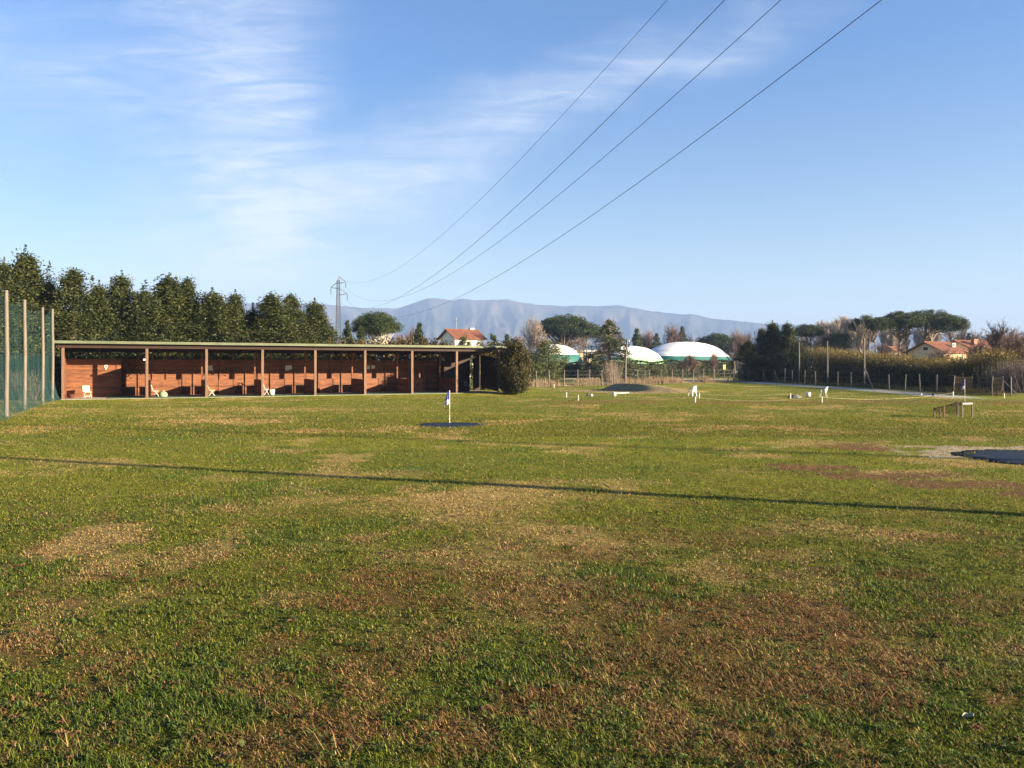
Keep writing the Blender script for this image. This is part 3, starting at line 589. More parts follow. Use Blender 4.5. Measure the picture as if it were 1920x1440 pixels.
bucket('white bucket in front of the bunker sand', W(1151.5, 743.5), 1.0, M['cream']); bucket('white bucket between the grey lump and the second chair', W(1515.5, 744), 1.0)
o = add('rake_handle', [segs([tuple(W(1154, 738, .03))], [tuple(W(1179, 736, .05))], .035, None, 6), box(0, 0, 0, 0, 0, 0)][:1], M['white']); tag(o, 'white handle lying on the edge of the bunker', 'rake')
for px, py, lb, mt, s in ((1109, 743.5, 'white ball shaped tee marker on the green left of the bucket', 'white', .1), (1727, 741, 'white tee marker far right on the green', 'white', .08), (1750, 743, 'small black tee marker right of the white one', 'black', .11), (1101.5, 742, 'small dark tee marker left of the white ball', 'black', .1)):
    o = add('tee_marker', [lathe([(0, 0), (s * .7, .01), (s, s * .8), (s * .75, s * 1.5), (0, s * 1.75)], 12)], M[mt], None, True); o.location = W(px, py); tag(o, lb, 'tee marker', 'tee markers on the green')
o = add('turf_clod', [lathe([(0, .0), (.42, .0), (.36, .1), (.2, .2), (0, .22)], 9)], plain('grey_clod', (.12, .12, .115), .95, .4)); o.scale = (1.1, .7, 1); o.location = W(1491, 746.5); tag(o, 'low grey lump on the green beside a short stake', 'mound')
o = add('fallen_leaf', [(lambda a, b: (np.stack([.045 * a, .022 * b * (1 - a * a) * (1.3 + .3 * a), .03 + .02 * b * b + .008 * a - .006 * np.sin(4 * a)], -1).reshape(-1, 3), np.array([[i * 5 + j, i * 5 + j + 1, i * 5 + j + 6, i * 5 + j + 5] for i in range(8) for j in range(4)]), np.zeros((0, 3), int)))(*np.meshgrid(np.linspace(-1, 1, 9), np.linspace(-1, 1, 5), indexing='ij'))], plain('dry_leaf', (.36, .33, .29), .7)); o.scale = (.75, .75, .75); o.location = W(1815, 1352); tag(o, 'pale curled leaf lying in the near grass at lower right', 'leaf')

# bunker: a bank that rises gently from the sunny side and drops steeply into the sand
def bunker():
    n = 70; c = W(1190, 733.5); s, t = np.meshgrid(np.linspace(-6, 6.5, n), np.linspace(-5.8, 5.8, n))
    crest = 1.3 - .07 * t ** 2                             # curved crest line, s grows away from the sun
    a = s - crest; up = ss(-3.0, 0, a); dn = 1 - ss(0.0, 1.05, a); h = np.where(a < 0, up, dn) * np.exp(-(np.abs(t) / 4.4) ** 3) * .62 + .03 * (fbm(s * .9, t * .9, 51, 3) - .5)
    ed = np.minimum(1, np.minimum(6.5 - s, s + 6) / .8) * np.minimum(1, (5.8 - np.abs(t)) / .8); h = h * np.clip(ed, 0, 1) - .05 * (1 - np.clip(ed, 0, 1)) + .01
    ds = Vector((-.85, -.53)); dt = Vector((-.53, .85))
    X = c.x + .75 + ds.x * s + dt.x * t; Y = c.y + ds.y * s + dt.y * t + .6
    i = np.arange(n * n).reshape(n, n); Q = np.stack([i[:-1, :-1], i[:-1, 1:], i[1:, 1:], i[1:, :-1]], -1).reshape(-1, 4)
    sandy = ss(-.5, .2, a) * ss(5.4, 4.6, np.abs(t)) * ss(6.4, 5.2, s); g = ground_color(X.ravel(), Y.ravel()); col = mixc(g, np.array((.30, .225, .13)), sandy.ravel() * .9)
    col = mixc(col, np.array((.32, .23, .11)), (ss(-2.5, -.2, a) * (1 - sandy)).ravel() * .6)
    tag(mesh('bunker', np.stack([X, Y, h], -1).reshape(-1, 3), Q, mat=M['ground'], col=col, smooth=True), kind='structure')
bunker()

# ------------------------------------------------------------------ plants
def cards(P, size, r, aspect=.5, up=0.0, bias=None):
    """one small folded leaf-shaped card at each point"""
    n = len(P); d = r.normal(0, 1, (n, 3)); d[:, 2] += up
    if bias is not None: d += bias
    d /= np.linalg.norm(d, axis=1, keepdims=True); a = r.normal(0, 1, (n, 3)); s = np.cross(d, a); s /= np.maximum(np.linalg.norm(s, axis=1, keepdims=True), 1e-6)
    L = (np.broadcast_to(size, (n,)) * r.uniform(.65, 1.35, n))[:, None]
    V = np.stack([P - d * L * .5, P + s * L * aspect * .5, P + d * L * .5, P - s * L * aspect * .5], 1).reshape(-1, 3)
    return V, np.arange(n)[:, None] * 4 + np.array([[0, 1, 2, 3]])
def leaf_part(name, P, size, r, mt, parent, tint, **kw):
    V, Q = cards(P, size, r, **kw); return mesh(name, V, Q, mat=mt, parent=parent, tint=np.repeat(np.clip(tint, 0, 1), 4))
def tips_tree(seed, h, rad, n_tip, n_leaf, leaf, mt, shape='ever', bark='bark', base=.02, lean=0):
    """upright dense evergreen: many leafy shoots inside an uneven envelope"""
    r = np.random.default_rng(seed); P, T = [], []
    lead = [(r.uniform(-.55, .55) * rad, r.uniform(-.55, .55) * rad, h * r.uniform(.66, .98)) for _ in range(14)] + [(0, 0, h * 1.05)]
    for k in range(n_tip):
        t = base + (1 - base) * r.random() ** .9; a = r.random() * 6.283
        if shape == 'ever': R = rad * (min(1, .6 + 2.0 * t) * (1 - t) ** .80 * 1.45) * (1 + .26 * math.sin(a * 2 + seed + 3 * t) + .20 * math.sin(3 * a + seed) + .14 * math.sin(5 * a + 11 * t))
        elif shape == 'spruce': R = rad * (1 - t) ** .85 * (1 + .15 * math.sin(t * 40))
        else: R = rad * math.sqrt(max(0.02, 1 - (2 * t - 1) ** 2)) * (1 + .18 * math.sin(3 * a + seed) + .15 * math.sin(4 * t * 3 + 2 * a))
        tip = np.array([R * math.cos(a), R * math.sin(a), t * h * r.uniform(.93, 1.04)]); b = np.array([0, 0, tip[2] - R * (.55 if shape != 'spruce' else -.12)]); b[2] = max(b[2], .03 * h)
        m = n_leaf; s = r.beta(2.4, 1.1, m)[:, None]; g = r.normal(0, 1, (m, 3)) * (.085 * rad + .10) * (1.1 - .55 * s)
        P.append(b + (tip - b) * s + g); T.append(np.clip(.15 + .55 * r.random() + r.normal(0, .2, m), 0, 1))
    if shape == 'ever':
        for x, y, z in lead:
            m = n_leaf * 2; s = r.random(m)[:, None] * 1.06; P.append(np.array([x, y, z * .70]) + np.array([0, 0, z * .32]) * s + r.normal(0, 1, (m, 3)) * np.array([.40, .40, .08]) * (1.07 - s)); T.append(.2 + .6 * r.random(m))
    P = np.concatenate(P); P[:, 2] = np.clip(P[:, 2], .05, h * 1.12); return P, np.concatenate(T), r
def plant(name, label, cat_, loc, P, T, r, leaf, mt, h, trad=.12, bark='bark', group=None, rz=0.0, crown='crown', aspect=.5, limbs=None):
    t = thing(name, label, cat_, loc, rz, group)
    tr = [path([(0, 0, -.2), (.05, .02, h * .3), (0, .03, h * .65), (0, 0, h * .9)], [trad * 1.3, trad, trad * .6, trad * .2], 7)]
    if limbs: tr += limbs
    add('trunk', tr, M[bark], t, True); leaf_part(crown, P, leaf, r, M[mt], t, T, aspect=aspect); return t
def base_at(px, Z): return PX(px, Z)
# the dark evergreen row behind the shed
EV = []
for i, (h, rad) in enumerate(((10, 2.4), (9, 2.1), (8.5, 1.9), (9.4, 2.5), (8.8, 2.2))):
    P, T, r = tips_tree(100 + i, h, rad, 310, 86, .22, 'evergreen'); EV.append((P, T, r, h, rad))
def shed_line(px, off):
    u = (px - CX) / F; b = SO + DN * off; lx = (u * b.y - b.x) / (DX.x - u * DX.y); return SH(lx, off)
ROW = [(8, 492, 46, 'dark evergreen at the left edge behind the net, partly cut off'), (48, 478, 50, 'tallest dark evergreen, directly behind the net poles'), (92, 528, 40, 'lower evergreen filling the gap left of the broad twin topped evergreen'), (137, 501, 52, 'broad evergreen with twin tops above the left end of the shed'), (186, 536, 38, 'low dark evergreen between two broad ones above the first bay'), (228, 521, 50, 'pointed evergreen above the sunlit first bay'),
       (268, 538, 36, 'shaded evergreen above the first wide bay post'), (318, 515, 52, 'tall yellowish evergreen with a thin top above the second bay'), (352, 530, 40, 'evergreen just right of the tall yellowish one'), (398, 549, 44, 'rounded evergreen above the third bay'), (441, 544, 44, 'evergreen with several short tips above the third bay right half'), (474, 578, 30, 'low evergreen in the dip of the row'), (508, 558, 40, 'pointed evergreen above the fourth bay'), (546, 554, 40, 'slim twin topped evergreen near the right end of the row'), (590, 560, 40, 'last pointed evergreen of the row, left of the pylon')]
protos = []
for i, (px, top, wpx, lb) in enumerate(ROW):
    b = shed_line(px, 8.6 + (i % 3) * .8); h = HT(top, b.y); rw = wpx / F * b.y
    k = i % 5; P, T, r, h0, r0 = EV[k]
    if i < 5: o = plant('evergreen_tree', lb, 'tree', b, P, T, r, .155, 'evergreen', h0, .16, group='dark evergreens behind the shed'); protos.append(o)
    else: o = dup(protos[k]); tag(o, lb)
    o.location = b; o.scale = (rw / r0 * (1.62 + .26 * math.sin(i * 2.3)), rw / r0 * 1.5, h / h0 * (.955 + .03 * math.sin(i * 1.7))); o.rotation_euler.z = i * 2.1
# lower hedge behind the right half of the shed and the big bush at its end
P0, T0, r0 = tips_tree(140, 3.4, 1.5, 120, 34, .2, 'laurel', 'round'); pb = None
for i, (px, top, lb) in enumerate([(630, 642, 'brownish bush under the pylon behind the shed'), (668, 636, 'brownish bush left of the pine trunks behind the shed roof'), (705, 640, 'orange brown bush right of the pine trunks behind the roof'), (742, 634, 'orange brown bush behind the roof left of the small spruce'), (772, 636, 'bush at the foot of the small spruce behind the roof'), (806, 634, 'orange brown bush left of the white house'), (836, 641, 'low bush before the shaded gable of the white house'), (908, 643, 'low bush at the right corner of the white house'), (948, 640, 'bush behind the right tip of the shed roof')]):
    b = shed_line(px, 7.4); h = HT(top, b.y)
    if pb is None: o = pb = plant('hedge_bush', lb, 'bush', b, P0, T0, r0, .2, 'laurel', 3.4, .05, group='bushes behind the shed roof')
    else: o = dup(pb); tag(o, lb)
    o.location = b; o.scale = (1, 1, h / 3.4); o.rotation_euler.z = i * 1.3
P, T, r = tips_tree(150, 4.0, 1.45, 300, 80, .17, 'laurel', 'round'); P[:, 2] *= .98; T = T * .55
plant('photinia_bush', 'tall leafy bush with green and rust red leaves at the right end of the shed', 'bush', PX(966, 57.5), P, T, r, .135, 'laurel', 4, .06).scale = (.9, .9, .99)
# dry grass clump by the net
r = np.random.default_rng(9); n = 420; a = r.random(n) * 6.28; rr = r.random(n) ** .7 * .9; B = np.c_[rr * np.cos(a), rr * np.sin(a), np.zeros(n)]; E_ = B * 1.5 + np.c_[r.normal(0, .2, n), r.normal(0, .2, n), r.uniform(.8, 1.8, n)]
t = thing('pampas_clump', 'tall yellow dry grass clump behind the last net pole', 'grass clump', SH(-6.6, 1.6)); V, Q, T_ = segs(B, E_, .016, .006, 3); mesh('stalks', V, Q, mat=M['dry'], parent=t, tint=np.repeat(r.random(n), 6))
t2 = dup(t); t2.location = PX(56, 47.5); t2.scale = (1.2, 1.2, .7); tag(t2, 'low yellow dry grass behind the net between the second and third poles')

def umbrella(name, label, px, Z, top, wpx, bot, seed, trunks=((0, 0),), mt='pine', bark='pinebark', group=None, n=70):
    n = int(n * 1.7)
    """stone pine: bare forking trunk, flat domed crown made of many rounded needle clumps"""
    r = np.random.default_rng(seed); H = HT(top, Z); R = wpx / 2 / F * Z; zb = HT(bot, Z); dep = H - zb
    P, T, L0, L1, rr0, rr1 = [], [], [], [], [], []
    for k in range(n):
        q2 = math.sqrt(r.random()); a = r.random() * 6.283; x, y = R * q2 * math.cos(a) * .93, R * q2 * math.sin(a) * .93
        dome = math.sqrt(max(0, 1 - (q2 * .98) ** 2.1)); zt = .22 + .66 * dome; zl = .10 + .16 * q2; z = zb + dep * (zt - (zt - zl) * r.random() ** 1.35)
        cr = dep * r.uniform(.11, .20); m = int(150 * (.7 + r.random())); g = r.normal(0, 1, (m, 3)); g /= np.linalg.norm(g, axis=1, keepdims=True); g *= (r.random((m, 1)) ** .45) * np.array([[cr * 1.35, cr * 1.35, cr * .8]])
        P.append(np.array([x, y, z]) + g); T.append(np.clip(.2 + .5 * r.random() + r.normal(0, .15, m), 0, 1))
        if k % 3 == 0:
            tx, ty = trunks[k % len(trunks)]; f0 = np.array([tx * .6, ty * .6, zb - dep * r.uniform(-.1, .55)]); e = np.array([x, y, z - cr * .3]); mid = f0 * .45 + e * .55; mid[2] -= dep * .12
            L0 += [f0, mid]; L1 += [mid, e]; rr0 += [R * .022, R * .014]; rr1 += [R * .014, R * .006]
    t = thing(name, label, 'tree', PX(px, Z), 0, group); tr = []
    for tx, ty in trunks:
        tr.append(path([(tx * .8, ty, -.3), (tx * .75, ty, zb * .5), (tx * .6, ty * .6, zb), (tx * .5, ty * .5, zb + dep * .35)], [R * .052, R * .042, R * .034, R * .02], 8))
    tr.append(segs(L0, L1, np.array(rr0), np.array(rr1), 5)); add('trunk', tr, M[bark], t, True)
    leaf_part('crown', np.concatenate(P), max(.16, R * .05), r, M[mt], t, np.concatenate(T), aspect=.42, up=.4); return t
umbrella('umbrella_pine', 'rounded umbrella pine with two pale trunks right of the pylon', 706, 95, 580, 88, 636, 31, ((-.35, 0), (1.2, .3)), 'pine', 'palebark', n=95)
umbrella('umbrella_pine', 'widest flat topped umbrella pine above the left white dome', 1060, 195, 588, 116, 637, 32, ((-.8, 0), (.3, .4), (1.6, -.3)), n=130)
umbrella('umbrella_pine', 'yellowish umbrella pine on slim trunks between the widest pine and the cedar', 1094, 198, 597, 66, 642, 33, ((-1.6, 0), (.2, .3), (1.3, 0)), 'cedar', n=70)
umbrella('umbrella_pine', 'low spreading umbrella pine behind the right end of the large dome', 1344, 245, 623, 86, 665, 34, ((0, 0), (3, 1)), n=110)
umbrella('umbrella_pine', 'small flat umbrella pine just right of the dark evergreen clump', 1514, 150, 605, 60, 637, 35, ((-.4, 0), (1, .2)), n=60)
umbrella('umbrella_pine', 'dark round low pine behind the bare shrubs between two tall poles', 1572, 150, 619, 62, 662, 36, ((0, 0),), n=70)
umbrella('umbrella_pine', 'umbrella pine at the left of the tall right hand pine group', 1634, 140, 588, 78, 625, 37, ((-.6, 0), (1.2, .3)), n=80)
umbrella('umbrella_pine', 'umbrella pine second from left in the right hand pine group', 1692, 142, 580, 86, 621, 38, ((-.8, 0), (1.4, .3)), n=90)
umbrella('umbrella_pine', 'tallest umbrella pine of the right hand pine group', 1742, 148, 577, 90, 619, 39, ((-1.2, 0), (.9, .3)), n=95)
umbrella('umbrella_pine', 'rightmost umbrella pine of the group, above the tiled roof', 1782, 140, 586, 64, 629, 40, ((0, 0),), n=70)
def conifer(name, label, px, Z, top, wpx, seed, mt='cedar', layers=15, group=None, bias=0):
    """cedar or spruce: tiers of flat drooping branches with needle sprays"""
    r = np.random.default_rng(seed); H = HT(top, Z); R = wpx * .68 / F * Z; P, T, A, B = [], [], [], []
    for k in range(layers):
        t = (k + .6) / layers
        for j in range(9):
            a = r.random() * 6.283; Lg = R * (1 - t) ** .62 * r.uniform(.75, 1.12) * (1.15 if math.cos(a) * bias > .3 else 1); z = H * (.10 + .88 * t) + r.normal(0, .02) * H
            e = np.array([Lg * math.cos(a), Lg * math.sin(a), z - Lg * .12]); b = np.array([0, 0, z]); A.append(b); B.append(e)
            m = int(40 + 90 * (Lg / R)); s = r.beta(2.2, 1.1, m)[:, None]; sd = np.array([-math.sin(a), math.cos(a), 0]) * r.normal(0, 1, (m, 1)) * Lg * .22 * (1.15 - s) + r.normal(0, 1, (m, 3)) * np.array([.1, .1, .16]) * (H / 9)
            P.append(b + (e - b) * s + sd + np.array([0, 0, -1]) * (s ** 2) * Lg * .06); T.append(np.clip(.15 + .55 * r.random() + r.normal(0, .18, m), 0, 1))
    P.append(np.c_[r.normal(0, .10 * R, 80), r.normal(0, .10 * R, 80), H * r.uniform(.9, 1.0, 80)]); T.append(r.random(80))
    t = thing(name, label, 'tree', PX(px, Z), 0, group); add('trunk', path([(0, 0, -.2), (0, 0, H * .5), (0, 0, H * .97)], [H * .028, H * .018, H * .004], 7), M['bark'], t)
    V, Q, _ = segs(A, B, H * .006, H * .002, 3); mesh('limb', V, Q, mat=M['bark'], parent=t); leaf_part('crown', np.concatenate(P), max(.2, H * .028), r, M[mt], t, np.concatenate(T), aspect=.4); return t
conifer('cedar_tree', 'large layered cedar between the left and middle white domes', 1143, 104, 600, 98, 51, layers=17)
conifer('spruce_tree', 'small dark pointed spruce left of the white house', 786, 112, 606, 42, 52, 'pine', 13)
conifer('spruce_tree', 'narrow spruce beside the round bare tree above the large dome', 1279, 238, 612, 26, 53, 'pine', 14)
conifer('spruce_tree', 'dark conifer behind the tall pole right of the cedar', 1194, 205, 616, 34, 54, 'pine', 11)
conifer('spruce_tree', 'low dark conifer at the left foot of the round bare tree', 1231, 230, 624, 30, 55, 'pine', 9)
conifer('spruce_tree', 'dark conifer against the sky right of the white house', 951, 100, 627, 30, 56, 'pine', 9)
conifer('spruce_tree', 'short spiky conifer touching the right wall of the white house', 925, 98, 628, 46, 57, 'pine', 8)
conifer('spruce_tree', 'dark conifer between the pylon and the two trunked pine', 651, 92, 604, 34, 58, 'pine', 11)
conifer('spruce_tree', 'dark low conifer under the left side of the two trunked pine', 676, 90, 615, 40, 59, 'pine', 10)
conifer('spruce_tree', 'small conifer left of the pylon foot', 622, 84, 612, 26, 60, 'evergreen', 10)
conifer('spruce_tree', 'small dark conifer under the right hand pines', 1740, 160, 630, 34, 61, 'pine', 9)
conifer('spruce_tree', 'far small dark conifer right of the right hand pines', 1816, 190, 624, 18, 62, 'pine', 9)
P, T, r = tips_tree(160, 4.9, 2.3, 150, 40, .2, 'evergreen', 'round'); plant('garden_shrub', 'round dark evergreen shrub in front of the white house', 'shrub', PX(872, 112), P, T, r, .24, 'evergreen', HT(630, 112) * .9, .1).scale = (.75, .75, 1.25)
P, T, r = tips_tree(161, 4.7, 2.3, 190, 70, .15, 'willow', 'round', base=.0); plant('willow_shrub', 'loose olive green shrub in front of the left white dome', 'shrub', PX(1029, 88), P, T, r, .17, 'willow', 4.6, .1).scale = (.93, .93, 1.02)
P, T, r = tips_tree(162, 2.4, 1.1, 70, 30, .15, 'hedge', 'round'); sb_ = plant('garden_shrub', 'low green shrub between the rust leaved bush and the olive shrub', 'shrub', PX(1004, 80), P, T, r, .16, 'hedge', 2.2, .05)
o = dup(sb_); o.location = PX(1233, 98); o.scale = (1.1, 1.1, .75); tag(o, 'dark low shrub behind the fence in front of the small right goal')
# dark clump at the corner of the two fences
for i, (px, Z, top, wpx, lb) in enumerate([(1404, 103, 640, 46, 'low shaded evergreen at the left of the dark clump by the fence corner'), (1428, 106, 618, 46, 'shaded pointed evergreen in the middle of the dark clump by the fence corner'), (1448, 104, 605, 58, 'tallest dark evergreen of the clump behind the first leaning pole'), (1476, 102, 606, 52, 'sunlit evergreen at the right of the dark clump'), (1496, 99, 640, 34, 'low evergreen where the dark clump meets the bamboo hedge')]):
    o = dup(protos[(i + 2) % 5]); P, T, r, h0, r0_ = EV[(i + 2) % 5]; rw = wpx / 2 / F * Z; o.location = PX(px, Z); o.scale = (rw / r0_ * 1.4, rw / r0_ * 1.4, HT(top, Z) / h0 * .96); o.rotation_euler.z = 1 + i * 1.7; tag(o, lb, group='dark evergreen clump at the fence corner')
# bamboo hedge along the right fence
def bamboo():
    r = np.random.default_rng(71); t = thing('bamboo_hedge', 'long bamboo hedge with yellow sunlit tops and dark shaded foot along the right fence', 'hedge', (40.5, 80, 0)); n = 1900
    Y = 80 + r.uniform(-17, 24, n); X = 40.5 + r.normal(0, .9, n) ; h = np.interp(Y, [62, 66, 70, 75, 80, 86, 95, 104], [3.1, 2.9, 2.35, 2.25, 2.8, 3.0, 3.55, 4.0]) + .7 * (fbm(Y * .35, X * .2, 81, 3) - .4) + r.normal(0, .3, n)
    b = np.c_[X - 40.5, Y - 80, np.zeros(n)]; e = b + np.c_[r.normal(0, .38, n), r.normal(0, .38, n), h]
    V, Q, _ = segs(b, e, .014, .006, 3); mesh('culm', V, Q, mat=M['bamboo'], parent=t, tint=np.repeat(.25 * r.random(n), 6))  # culms held to dark tints so the foot looks shaded
    m = 60; s = r.beta(1.15, 1.0, (n, m, 1)); P = b[:, None] + (e - b)[:, None] * s + r.normal(0, 1, (n, m, 3)) * np.array([.30, .25, .14]); tn = np.clip((s[..., 0] - .68) * 2.2 + r.normal(0, .16, (n, m)), 0, 1)  # tint by height colours in a shaded foot and sunlit tops
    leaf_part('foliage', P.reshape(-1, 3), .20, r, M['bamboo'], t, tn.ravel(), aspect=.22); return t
bamboo()
def clipped(label, p0, p1, h, wd, seed, mt='hedge'):
    r = np.random.default_rng(seed); p0, p1 = np.array(p0), np.array(p1); Ln = np.linalg.norm(p1 - p0); d = (p1 - p0) / Ln; nn = np.array([-d[1], d[0]]); n = int(Ln * h * 150)
    s = r.random(n) * Ln; f = r.random(n); side = np.where(r.random(n) < .5, -1, 1); top = r.random(n) < .3
    off = np.where(top, r.uniform(-1, 1, n) * wd / 2, side * wd / 2 * (1 + .15 * np.sin(s * 2.3))) + r.normal(0, .08, n); z = np.where(top, h, f * h) * (1 + .05 * np.sin(s * 1.3)) + r.normal(0, .06, n)
    P = np.c_[d[0] * s + nn[0] * off, d[1] * s + nn[1] * off, np.maximum(z, .03)]; t = thing('clipped_hedge', label, 'hedge', (p0[0], p0[1], 0))
    leaf_part('foliage', P, .24, r, M[mt], t, np.clip(.5 + .8 * (fbm(s * .8, z * .8, seed, 3) - .5) + r.normal(0, .2, n), 0, 1))
    V, Q, T_ = box(0, Ln, -wd * .36, wd * .36, 0, h * .9); Mx = Matrix.Rotation(math.atan2(d[1], d[0]), 4, 'Z'); add('shade_core', [xf((V, Q, T_), Mx)], plain('hedge_interior', (.02, .025, .012), .9), t)  # added solid dark box stands in for the shaded inside of the hedge
clipped('clipped green hedge right of the cedar below the middle dome', PX(1128, 112)[:2], PX(1247, 116)[:2], HT(678.5, 114), 1.4, 91)
clipped('dark clipped hedge in front of the large dome', PX(1247, 136)[:2], PX(1376, 140)[:2], HT(677, 138), 1.6, 92, 'evergreen')
clipped('low dark hedge under the left dome behind the small goal', PX(980, 140)[:2], PX(1136, 134)[:2], HT(680, 137), 1.4, 93, 'evergreen')

# bare winter trees
def bare(seed, h=10.0, spread=.5, levels=5, kids=4, thin=.022, upr=.35):
    r = np.random.default_rng(seed); A, B, R0, R1 = [], [], [], []
    def grow(p, d, L, rad, lv):
        n = 2 if lv < 3 else 3; q = p
        for k in range(n):
            dd = d + r.normal(0, .10, 3); dd /= np.linalg.norm(dd); e = q + dd * L / n; ra = max(thin * .6, rad * (1 - .28 * k / n)); rb = max(thin * .6, rad * (1 - .28 * (k + 1) / n)); A.append(q); B.append(e); R0.append(ra); R1.append(rb); q = e; d = dd
            if lv > 0 and (k > 0 or lv < levels):
                for j in range(kids if k == n - 1 else kids - 1 if lv < levels else 1):
                    nd = d + r.normal(0, spread, 3) + np.array([0, 0, upr * .5]); nd /= np.linalg.norm(nd); grow(q, nd, L * r.uniform(.52, .8), rad * .55, lv - 1)
    grow(np.array([0, 0, -.2]), np.array([0, 0, 1.]), h * .36, h * .022, levels); A, B = np.array(A), np.array(B); k = h / max(B[:, 2].max(), 1e-3)
    return A * k, B * k, np.array(R0), np.array(R1)
BT = {}
def bare_tree(kind, label, px, Z, top, wpx=None, mt='twig', rz=0.0, name='bare_tree', group=None, **kw):
    key = (kind, mt)
    if key not in BT:
        t = thing(name, label, 'tree', PX(px, Z), rz, group); A, B, r0, r1 = bare(**kw); big = r0 > .06; 
        if not big.any(): big[0] = True
        V, Q, _ = segs(A[big], B[big], r0[big], r1[big], 5); mesh('trunk', V, Q, mat=M['palebark' if mt == 'twig_grey' else 'bark'], parent=t); V, Q, _ = segs(A[~big], B[~big], r0[~big], r1[~big], 3); mesh('crown', V, Q, mat=M[mt], parent=t)
        BT[key] = (t, float(max(np.abs(B[:, 0]).max(), np.abs(B[:, 1]).max())), float(B[:, 2].max())); o = t
    else: o = dup(BT[key][0]); tag(o, label); o.pop('group', None); tag(o, group=group)
    rad, h = BT[key][1:]; H = HT(top, Z); o.location = PX(px, Z); o.rotation_euler.z = rz; k = (wpx * .66 / F * Z / rad) if wpx else H / h; o.scale = (k, k, H / h); return o
K1 = dict(seed=201, h=10, spread=.42, levels=4, kids=4, thin=.022); K2 = dict(seed=202, h=10, spread=.55, levels=4, kids=4, thin=.024, upr=.2); K3 = dict(seed=203, h=12, spread=.22, levels=4, kids=4, thin=.026, upr=.9)
bare_tree('b', 'pale bare plane tree with white branches left of the widest pine', 992, 135, 588, 56, 'twig_grey', 0.4, **K2)
bare_tree('a', 'round crowned bare tree behind the large white dome', 1253, 236, 600, 62, 'twig', .2, **K1)
bare_tree('a', 'bare tree left of the round crowned one behind the domes', 1222, 245, 612, 44, 'twig', 2.2)
bare_tree('a', 'bare tree rising behind the cedar top', 1142, 150, 592, 46, 'twig', 1.1)
bare_tree('a', 'small bare tree behind the small spruce near the white house', 777, 125, 603, 30, 'twig', 3.0)
bare_tree('a', 'tan bare tree with a full crown in front of the right hand pines', 1612, 118, 594, 40, 'twig_grey', .8, **K1)
bare_tree('a', 'thin bare tree with a fan of branches at the right edge', 1868, 88, 592, 70, 'twig', .5)
bare_tree('b', 'gnarled bare tree against the large white dome', 1288, 128, 661, 42, 'twig', .9, **K2)
bare_tree('b', 'thin bare tree before the right end of the large dome', 1340, 125, 656, 28, 'twig', 2.0)
bare_tree('b', 'wide bare tree with drooping branches beside the tiled house', 1764, 92, 650, 84, 'twig', 1.4)
bare_tree('a', 'dense brown bare tree before the second tiled building', 1842, 80, 634, 62, 'twig', 2.6)
bare_tree('b', 'tangled bare tree beyond the right end of the bamboo hedge', 1893, 74, 622, 76, 'twig', .3)
bare_tree('a', 'bare tree cut by the right edge of the photo', 1925, 78, 612, 60, 'twig', 1.9)
for i, (px, top, Z) in enumerate([(1536, 599, 240), (1548, 602, 250), (1557, 597, 235), (1583, 594, 240), (1590, 588, 250), (1600, 592, 230), (1625, 596, 260), (1655, 600, 240), (1718, 612, 260), (1668, 610, 230), (1698, 615, 255), (1760, 610, 250)]):
    bare_tree('c', 'tall slim bare poplar in the hazy rank behind the right hand pines', px, Z, top, None, 'twig_grey', i * .9, 'bare_poplar', 'bare poplars behind the right hand pines', **K3)
for i, (px, top, Z, wp) in enumerate([(1375, 612, 230, 46), (1392, 616, 210, 36), (1408, 618, 240, 44), (1436, 606, 250, 40), (1500, 622, 220, 44), (1530, 625, 210, 46), (1562, 632, 200, 44), (1600, 634, 190, 40), (1650, 636, 200, 44), (1685, 640, 190, 40), (1720, 640, 200, 40), (1812, 606, 230, 46), (1830, 612, 210, 44), (1850, 616, 220, 50), (1880, 618, 200, 50), (1905, 606, 190, 50), (1165, 622, 230, 40), (1205, 616, 240, 40), (1310, 626, 250, 30), (1290, 622, 240, 36), (975, 622, 230, 40), (1012, 628, 210, 40), (720, 622, 190, 40), (745, 618, 200, 40), (765, 614, 210, 30), (660, 630, 180, 40), (640, 630, 170, 34)]):
    bare_tree('a', 'bare brown winter tree in the hazy belt of woodland along the horizon', px, Z, top, wp, 'twig', i * 1.37, 'bare_tree', 'bare trees along the horizon')
bare_tree('a', 'orange brown leafless tree left of the dark evergreen clump', 1391, 165, 636, 30, 'dry', 1.0, **K1)
def far_wood():
    r = np.random.default_rng(301); n = 26000; px = r.uniform(420, 2100, n); Z = r.uniform(280, 420, n); X = (px - CX) / F * Z; hmax = 5.5 + 5.5 * fbm(px * .021, Z * .01, 303, 3) + 1.5 * fbm(px * .11, Z * .02, 305, 2); z = hmax * r.random(n) ** .8
    o = leaf_part('far_woodland', np.c_[X, Z, z], .9, r, M['wood_far'], None, np.clip(fbm(px * .03, Z * .02, 309, 3) + r.normal(0, .2, n), 0, 1), aspect=.35, up=.9); tag(o, 'brownish belt of far bare woodland below the mountains', 'woodland', kind='stuff')
far_wood()
def reeds(label, x0, z0, x1, z1, n, h, seed, mt='dry', spread=.8):
    r = np.random.default_rng(seed); s = r.random(n); A0, A1 = np.array(PX(x0, z0)), np.array(PX(x1, z1)); b = A0 + (A1 - A0) * s[:, None] + np.c_[r.normal(0, spread * .5, n), r.normal(0, spread, n), np.zeros(n)]
    hh = h * (.15 + 1.1 * ss(.3, .72, fbm(s * np.linalg.norm(A1 - A0) * .5, s * 0, seed, 3))) * r.uniform(.6, 1.25, n); e = b + np.c_[r.normal(0, .14, n) * hh, r.normal(0, .14, n) * hh, hh]; V, Q, _ = segs(b, e, .02, .008, 3)
    o = mesh('weeds', V, Q, mat=M[mt], tint=np.repeat(r.random(n), 6)); tag(o, label, 'weeds', kind='stuff')
